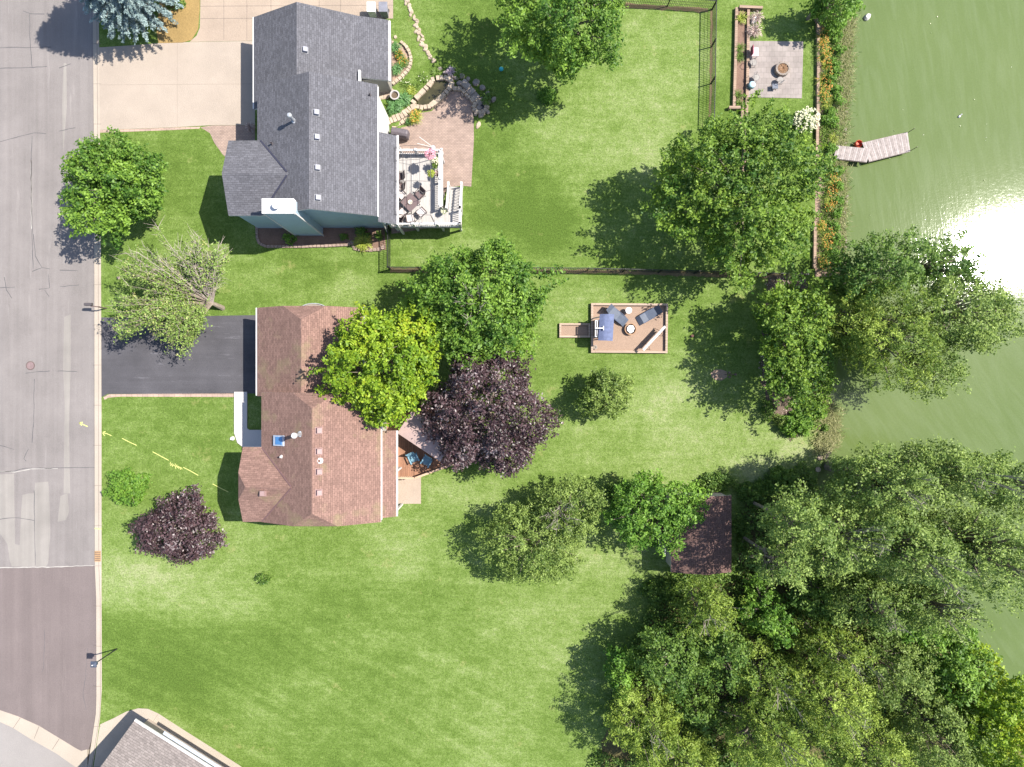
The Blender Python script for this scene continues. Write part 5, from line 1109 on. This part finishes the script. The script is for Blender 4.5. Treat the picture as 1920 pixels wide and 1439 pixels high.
quads_obj('foliage', Pq, Uq, Vq, Tq, leafmat('pale_green_leaves', (.09, .16, .025), (.27, .36, .09), (.34, .34, .12)), hb)
# blue spruce
rng = seedrng(22); bs_ = thing('blue_spruce', 'large blue spruce at the road corner by the top edge', 'tree', W(281, 20)); o = Vector(W(281, 20)+(0,)); m = MB(); m.tube([o, o+Vector((0, 0, 10.6))], [.24, .03], 8); CL = []; DL = []; LL = []
for i in range(620):
    z = 1.9+8.6*rng.random()**1.25; rr = 3.3*(1-((z-.8)/10.2)**1.9)*rng.uniform(.86, 1.07); an = rng.uniform(0, 6.283); d = Vector((math.cos(an), math.sin(an), -.10)).normalized()
    a = o+Vector((0, 0, z)); e = a+d*rr+Vector((0, 0, .22)); 
    if i % 3 == 0: m.tube([a, e], [.03, .008], 4)
    for k in range(7):
        t_ = rng.uniform(.3, 1.0); s = rng.uniform(-1, 1)*(1-t_)*.8; q = a.lerp(e, t_); sd_ = Vector((-d.y, d.x, 0)); CL.append(tuple(q)); DL.append(tuple((d*.75+sd_*s*1.2+Vector((0, 0, .12))).normalized())); LL.append(rng.uniform(.3, .6))
m.build('trunk', M_bark, bs_); CL, DL = np.array(CL), np.array(DL)
Pq, Uq, Vq, Tq = leaves(rng, CL, DL, np.array(LL), 24, .03, .10, .07, tint=np.clip(.6+rng.normal(0, .2, len(CL)), 0, 1)); quads_obj('needles', Pq, Uq, Vq, Tq, L_spruce, bs_)
# shrubs
Bs = blob_shrub
Bs(235, 915, 39, 38, 1.5, 'bright', 'round_shrub', 'loose green shrub at the kerb beside the purple tree', seed=101, dens=.8)
Bs(237, 567, 19, 22, 1.5, 'shrub', 'clipped_shrub', 'round clipped green shrub under the half bare tree', seed=102, dens=1.8)
Bs(1027, 178, 18, 18, 1.2, 'bright', 'clipped_shrub', 'round clipped shrub in the shade of the top maple', seed=103, dens=1.8)
Bs(494, 1085, 15, 12, .8, 'dark', 'tiny_shrub', 'tiny dark shrub alone on the open front lawn', seed=104)
Bs(710, 443, 8, 8, .8, 'shrub', 'clipped_shrub', 'small lime ball shrub at the house corner by the fence', seed=105, dens=2)
Bs(543, 448, 12, 12, 1.0, 'bright', 'bed_shrub', 'green shrub in the shade behind the chimney', seed=106)
Bs(678, 436, 16, 10, 1.0, 'dark', 'bed_shrub', 'dark shrub against the blue wall above the yellow plant', seed=107); Bs(645, 445, 8, 8, .6, 'dark', 'bed_shrub', 'small dark shrub in the middle of the mulch bed', seed=108)
Bs(911, 186, 12, 14, .9, 'dark', 'rockery_shrub', 'dark round shrub between basin and rockery', seed=109)
Bs(1612, 1085, 40, 25, 2, 'bright', 'bank_bush', 'bright bush half under the cottonwoods', seed=110); Bs(1800, 1195, 38, 34, 2.5, 'bright', 'bank_bush', 'bright green bush on the lake corner', seed=111); Bs(1755, 1175, 40, 26, 2.5, 'bright', 'bank_bush', 'bright green bush left of the lake corner', seed=112)
Bs(1495, 795, 34, 26, 1.5, 'bright', 'bank_bush', 'bright green bush below the tall narrow tree', seed=113); Bs(1530, 770, 26, 20, 1.3, 'maple', 'bank_bush', 'green bush on the bank below the tall narrow tree', seed=114); Bs(1463, 790, 16, 14, 1.0, 'olive', 'bank_bush', 'thin olive bush on the bare soil left of the bright one', seed=115)
Bs(1546, 803, 9, 8, .6, 'dark', 'bank_bush', 'small dark bush at the water edge', seed=116); Bs(1440, 770, 14, 22, 1.1, 'dark', 'bank_bush', 'dark bush in the shade at the left of the bare soil', seed=117)
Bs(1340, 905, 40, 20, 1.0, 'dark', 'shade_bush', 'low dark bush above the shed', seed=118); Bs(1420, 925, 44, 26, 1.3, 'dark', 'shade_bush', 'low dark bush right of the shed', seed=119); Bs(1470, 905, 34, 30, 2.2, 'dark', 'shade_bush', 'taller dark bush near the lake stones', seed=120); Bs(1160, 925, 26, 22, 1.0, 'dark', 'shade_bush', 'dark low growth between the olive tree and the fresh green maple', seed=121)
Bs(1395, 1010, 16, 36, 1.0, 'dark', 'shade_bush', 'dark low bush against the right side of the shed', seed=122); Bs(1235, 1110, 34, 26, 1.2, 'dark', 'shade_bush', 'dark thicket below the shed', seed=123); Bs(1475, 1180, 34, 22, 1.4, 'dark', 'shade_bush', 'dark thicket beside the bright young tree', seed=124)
# white hydrangea
hy_ = Bs(1508, 229, 24, 26, 1.3, 'shrub', 'hydrangea', 'round white flowering hydrangea beside the sleeper wall', seed=125); x, y = W(1508, 229, .7); petals(hy_, (x, y, 0), 190, .98, 1.38, .055, L_cream, 5, per=12)
# strap leaved plants and lilies
def clump(px, py, r, hh, mt, name, label, cat='plant', group=None, n=70, seed=1, fl=None, fn=30, w_=.022, droop=.6):
    x, y = W(px, py, hh*.5); t = thing(name, label, cat, (x, y, 0), group=group); blades(t, (x, y, .03), n, r, hh, w_, mt, seed, droop=droop)
    if fl: petals(t, (x, y, .03), fn, r*.8, hh*1.05, .036, fl, seed, per=5)
    return t
clump(1389, 36, .5, .6, L_yel, 'yucca', 'spiky yellow green yucca at the top of the planter box', n=80, seed=1, w_=.03)
clump(1387, 92, .45, .5, L_strap, 'grass_tuft', 'feathery green plant in the upper middle of the planter box', seed=2); clump(1386, 108, .45, .5, L_strap, 'grass_tuft', 'feathery green plant touching the upper one in the planter box', seed=3); clump(1384, 180, .45, .5, L_strap, 'grass_tuft', 'feathery green plant near the foot of the planter box', seed=4); clump(1384, 196, .4, .5, L_strap, 'grass_tuft', 'last feathery green plant at the foot of the planter box', seed=5)
clump(1417, 35, .55, .8, L_dry, 'ornamental_grass', 'bleached ornamental grass beside the planter box', n=120, seed=6); clump(1414, 60, .6, .8, L_dry, 'ornamental_grass', 'dark red and straw ornamental grass above the pink chair', n=150, seed=7)
single(MB().rock(W(1411, 42)+(0,), .3, .2, .3, 1, rs), 'pale_rock', mat('white_rock', (.6, .58, .55)), 'pale rock among the ornamental grasses', 'rock')
for i, (px, py, r) in enumerate([(741, 92, .48), (749, 105, .4), (757, 118, .5), (745, 132, .5)]):
    clump(px, py, r, .55, L_hosta if i in (0, 3) else L_strap, 'bed_plant', ['green hosta at the head of the half moon bed', 'yellowish lily clump below the hosta in the half moon bed', 'orange lily clump against the curved edging', 'green hosta at the foot of the half moon bed'][i], n=110, seed=20+i, fl=L_orange if i in (1, 2) else None, fn=14, w_=.035)
clump(741, 202, .62, .7, L_hosta, 'hosta', 'big blue green hosta below the grey planter tub', n=170, seed=30, w_=.045); clump(757, 188, .6, .6, L_hosta, 'hosta', 'green hosta between planter tub and pond wall', n=150, seed=31, w_=.045); clump(772, 172, .45, .4, L_yel, 'golden_plant', 'bright yellow green plant behind the pond wall', n=100, seed=32, w_=.03)
clump(782, 163, .4, .4, L_strap, 'bed_plant', 'green plant at the upper end of the pond wall', n=90, seed=33); clump(795, 148, .5, .35, L_strap, 'bed_plant', 'loose green plant between the stone row and the pond', n=90, seed=34, fl=L_cream, fn=8); clump(762, 158, .5, .3, L_strap, 'bed_plant', 'white flecked plant below the half moon bed', n=90, seed=35, fl=L_cream, fn=8); clump(818, 138, .45, .35, L_strap, 'bed_plant', 'green plant at the lower end of the stone row', n=80, seed=36)
clump(779, 221, .62, .8, L_yel, 'daylily', 'orange flowering daylily between the pond and the grill', n=150, seed=37, fl=L_orange, fn=48, w_=.025); clump(767, 230, .32, .5, L_hosta, 'bed_plant', 'dark green plant left of the orange daylily', n=60, seed=38)
clump(845, 136, .4, .4, L_purple, 'lavender', 'mauve flowering plant at the top of the rockery', n=70, seed=39, fl=L_purple, fn=16); clump(862, 142, .4, .4, L_strap, 'bed_plant', 'green fern in the shaded rockery', n=70, seed=40); clump(920, 172, .4, .4, L_strap, 'bed_plant', 'green fern on the right side of the rockery', n=70, seed=41)
clump(682, 455, .75, .8, L_yel, 'golden_grass', 'bright yellow green arching grass at the edge of the mulch bed', n=190, seed=42, w_=.03); clump(470, 240, .4, .6, L_dry, 'porch_shrub', 'dark twiggy plant in the shade by the grey house entrance', n=90, seed=43)
clump(556, 438, .35, .4, L_hosta, 'hosta', 'small hosta in the shade of the chimney', n=70, seed=44)
rng_ = random.Random(8); k = 0; lil = [(1541, 70), (1545, 82), (1540, 92), (1546, 102), (1541, 112), (1544, 124), (1551, 140), (1540, 152), (1545, 162), (1541, 173), (1545, 184), (1553, 196), (1566, 248), (1560, 262), (1552, 325), (1560, 342), (1556, 360), (1549, 378), (1553, 392), (1540, 425), (1546, 438), (1542, 452), (1550, 462), (1541, 488), (1547, 500)]
for i, (px, py) in enumerate(lil):
    fl = py < 185 or py > 300; clump(px+rng_.uniform(-4, 8), py, rng_.uniform(.45, .65), rng_.uniform(.5, .7), L_yel if i % 2 else L_strap, 'bank_daylily', f'{ORD[i]} orange daylily clump down the lake bank from the top', group='orange daylilies on the lake bank', n=60, seed=200+i, fl=L_orange if fl else None, fn=rng_.randint(16, 30))
for i, (px, py) in enumerate([(1562, 120), (1566, 135), (1558, 212), (1549, 225), (1562, 230), (1570, 322), (1572, 378), (1568, 400), (1556, 150), (1568, 72), (1572, 95), (1568, 170), (1571, 190), (1558, 280), (1570, 350), (1564, 425), (1568, 450), (1562, 475), (1568, 492), (1555, 58), (1572, 52)]):
    Bs(px, py, 13, 12, .8, 'bright', 'bank_shrub', f'{ORD[i]} small green shrub down the lake bank from the top', group='small shrubs on the lake bank', seed=240+i)
# reeds and rank grass along the water: uncountable
def field(name, pts, wd, n, hh, mt, seed, label, cat, z=0):
    rng = seedrng(seed); P = np.array([W(*p) for p in pts]); seg = rng.integers(0, len(P)-1, n); t = rng.random(n)[:, None]; c = P[seg]*(1-t)+P[seg+1]*t
    c = c+rng.normal(0, 1, c.shape)*np.array([wd, .25]); L = rng.uniform(.5, 1.1, n)*hh; an = rng.uniform(0, 6.283, n); tl = rng.uniform(.5, 1.3, n)*L; L = L*.7
    a = np.column_stack([c, np.full(n, z)]); b = a+np.stack([np.cos(an)*tl, np.sin(an)*tl, L], 1); U = (b-a)/2; V = np.stack([-np.sin(an), np.cos(an), np.zeros(n)], 1)*.022
    o = quads_obj(name, (a+b)/2, U, V, rng.random(n), mt, None, origin=tuple(a.mean(0))); return tag(o, label, cat, kind='stuff')
bankp = [(1588, 40), (1580, 80), (1578, 120), (1578, 165), (1570, 205), (1570, 250), (1566, 290), (1572, 340), (1570, 400), (1566, 450), (1566, 500)]
field('bank_reeds', bankp, .3, 9000, .45, L_reed, 300, 'straw coloured reeds along the lake edge', 'reeds'); field('bank_grass', [(x-14, y) for x, y in bankp], .5, 9000, .4, L_strap, 301, 'rank green grass covering the lake bank', 'grass')
field('shore_reeds', [(1548, 760), (1550, 790), (1552, 815), (1540, 845)], .4, 2500, .5, L_reed, 302, 'dry reeds at the shore below the willows', 'reeds')
sheet('bank_soil', [(1532, 50), (1590, 50), (1582, 200), (1574, 300), (1578, 400), (1574, 520), (1526, 520), (1526, 300), (1532, 200)], M_lmulch, .01, -.02)
rs = random.Random(77)
for i in range(34):
    k = i/33; py = 195+k*320+rs.uniform(-3, 3); px = 1581-(6 if 280 < py < 310 else 0)+rs.uniform(-3, 3)
    single(MB().rock(W(px, py)+(-.35,), rs.uniform(.12, .26), rs.uniform(.1, .2), rs.uniform(.35, .5), rs.uniform(0, 3), rs, n=7), 'shore_rock', M_stoneg, f'{ORD[i]} grey rock at the water line from the top down', 'rock', 'rocks along the water line')
blockwall('stone_edge', 'curved pinkish stone edge of the shore below the willows', [(1553, 815), (1558, 826), (1557, 838), (1550, 850), (1543, 858)], 'stone edge', .3, .15, M_block)
for px, py, l in ((1535, 858, 'round pinkish slab nearest the curved stone edge'), (1531, 880, 'round pinkish slab below the first one on the shore')): single(MB().cyl(W(px, py)+(-.02,), .2, .1, 10), 'stepping_slab', M_block, l, 'slab')
# undergrowth, tufts and litter
def scatter(name, poly, n, size, mt, seed, label, cat, hh=.25):
    rng = seedrng(seed); P = np.array(WP(poly)); lo, hi = P.min(0), P.max(0); out = []
    c = rng.uniform(lo, hi, (n*3, 2)); ins = np.zeros(len(c), bool); j = len(P)-1
    for i in range(len(P)):
        a, b = P[i], P[j]; cond = ((a[1] > c[:, 1]) != (b[1] > c[:, 1])) & (c[:, 0] < (b[0]-a[0])*(c[:, 1]-a[1])/(b[1]-a[1]+1e-9)+a[0]); ins ^= cond; j = i
    c = c[ins][:n]; dn = np.sin(c[:, 0]*1.3+2*np.sin(c[:, 1]*.9))+np.sin(c[:, 1]*1.7); c = c[dn > -.6]; C = np.column_stack([c, rng.uniform(.03, hh, len(c))]); N = unit(rng.normal(0, .5, C.shape)+np.array([0, 0, 1])); U = unit(np.cross(N, rng.normal(0, 1, C.shape))); V = np.cross(N, U); s = size*rng.uniform(.6, 1.3, (len(C), 1))
    return tag(quads_obj(name, C, U*s, V*s*.6, rng.random(len(C)), mt, None, origin=tuple(C.mean(0))), label, cat, kind='stuff')
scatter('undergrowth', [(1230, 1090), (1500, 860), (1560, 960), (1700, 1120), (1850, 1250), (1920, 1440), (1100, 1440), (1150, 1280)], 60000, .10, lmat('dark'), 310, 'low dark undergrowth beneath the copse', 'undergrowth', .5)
scatter('shade_ground_cover', [(1425, 560), (1560, 530), (1560, 720), (1520, 800), (1450, 740)], 7000, .09, lmat('bright'), 311, 'green ground cover beneath the bank trees', 'ground cover', .3)
scatter('leaf_litter', [(1432, 520), (1500, 515), (1545, 560), (1552, 700), (1530, 780), (1482, 828), (1420, 700)], 2500, .06, L_dry, 312, 'scattered litter on the bare soil', 'leaf litter', .05)
scatter('floating_specks', [(1600, 60), (1920, 0), (1920, 360), (1700, 440), (1600, 400)], 32, .045, L_cream, 313, 'scattered white petals floating on the lake', 'petals', .04).location.z -= .31
print('faces', sum(len(o.data.polygons) for o in bpy.data.objects if o.type == 'MESH'), 'objects', len(bpy.data.objects))
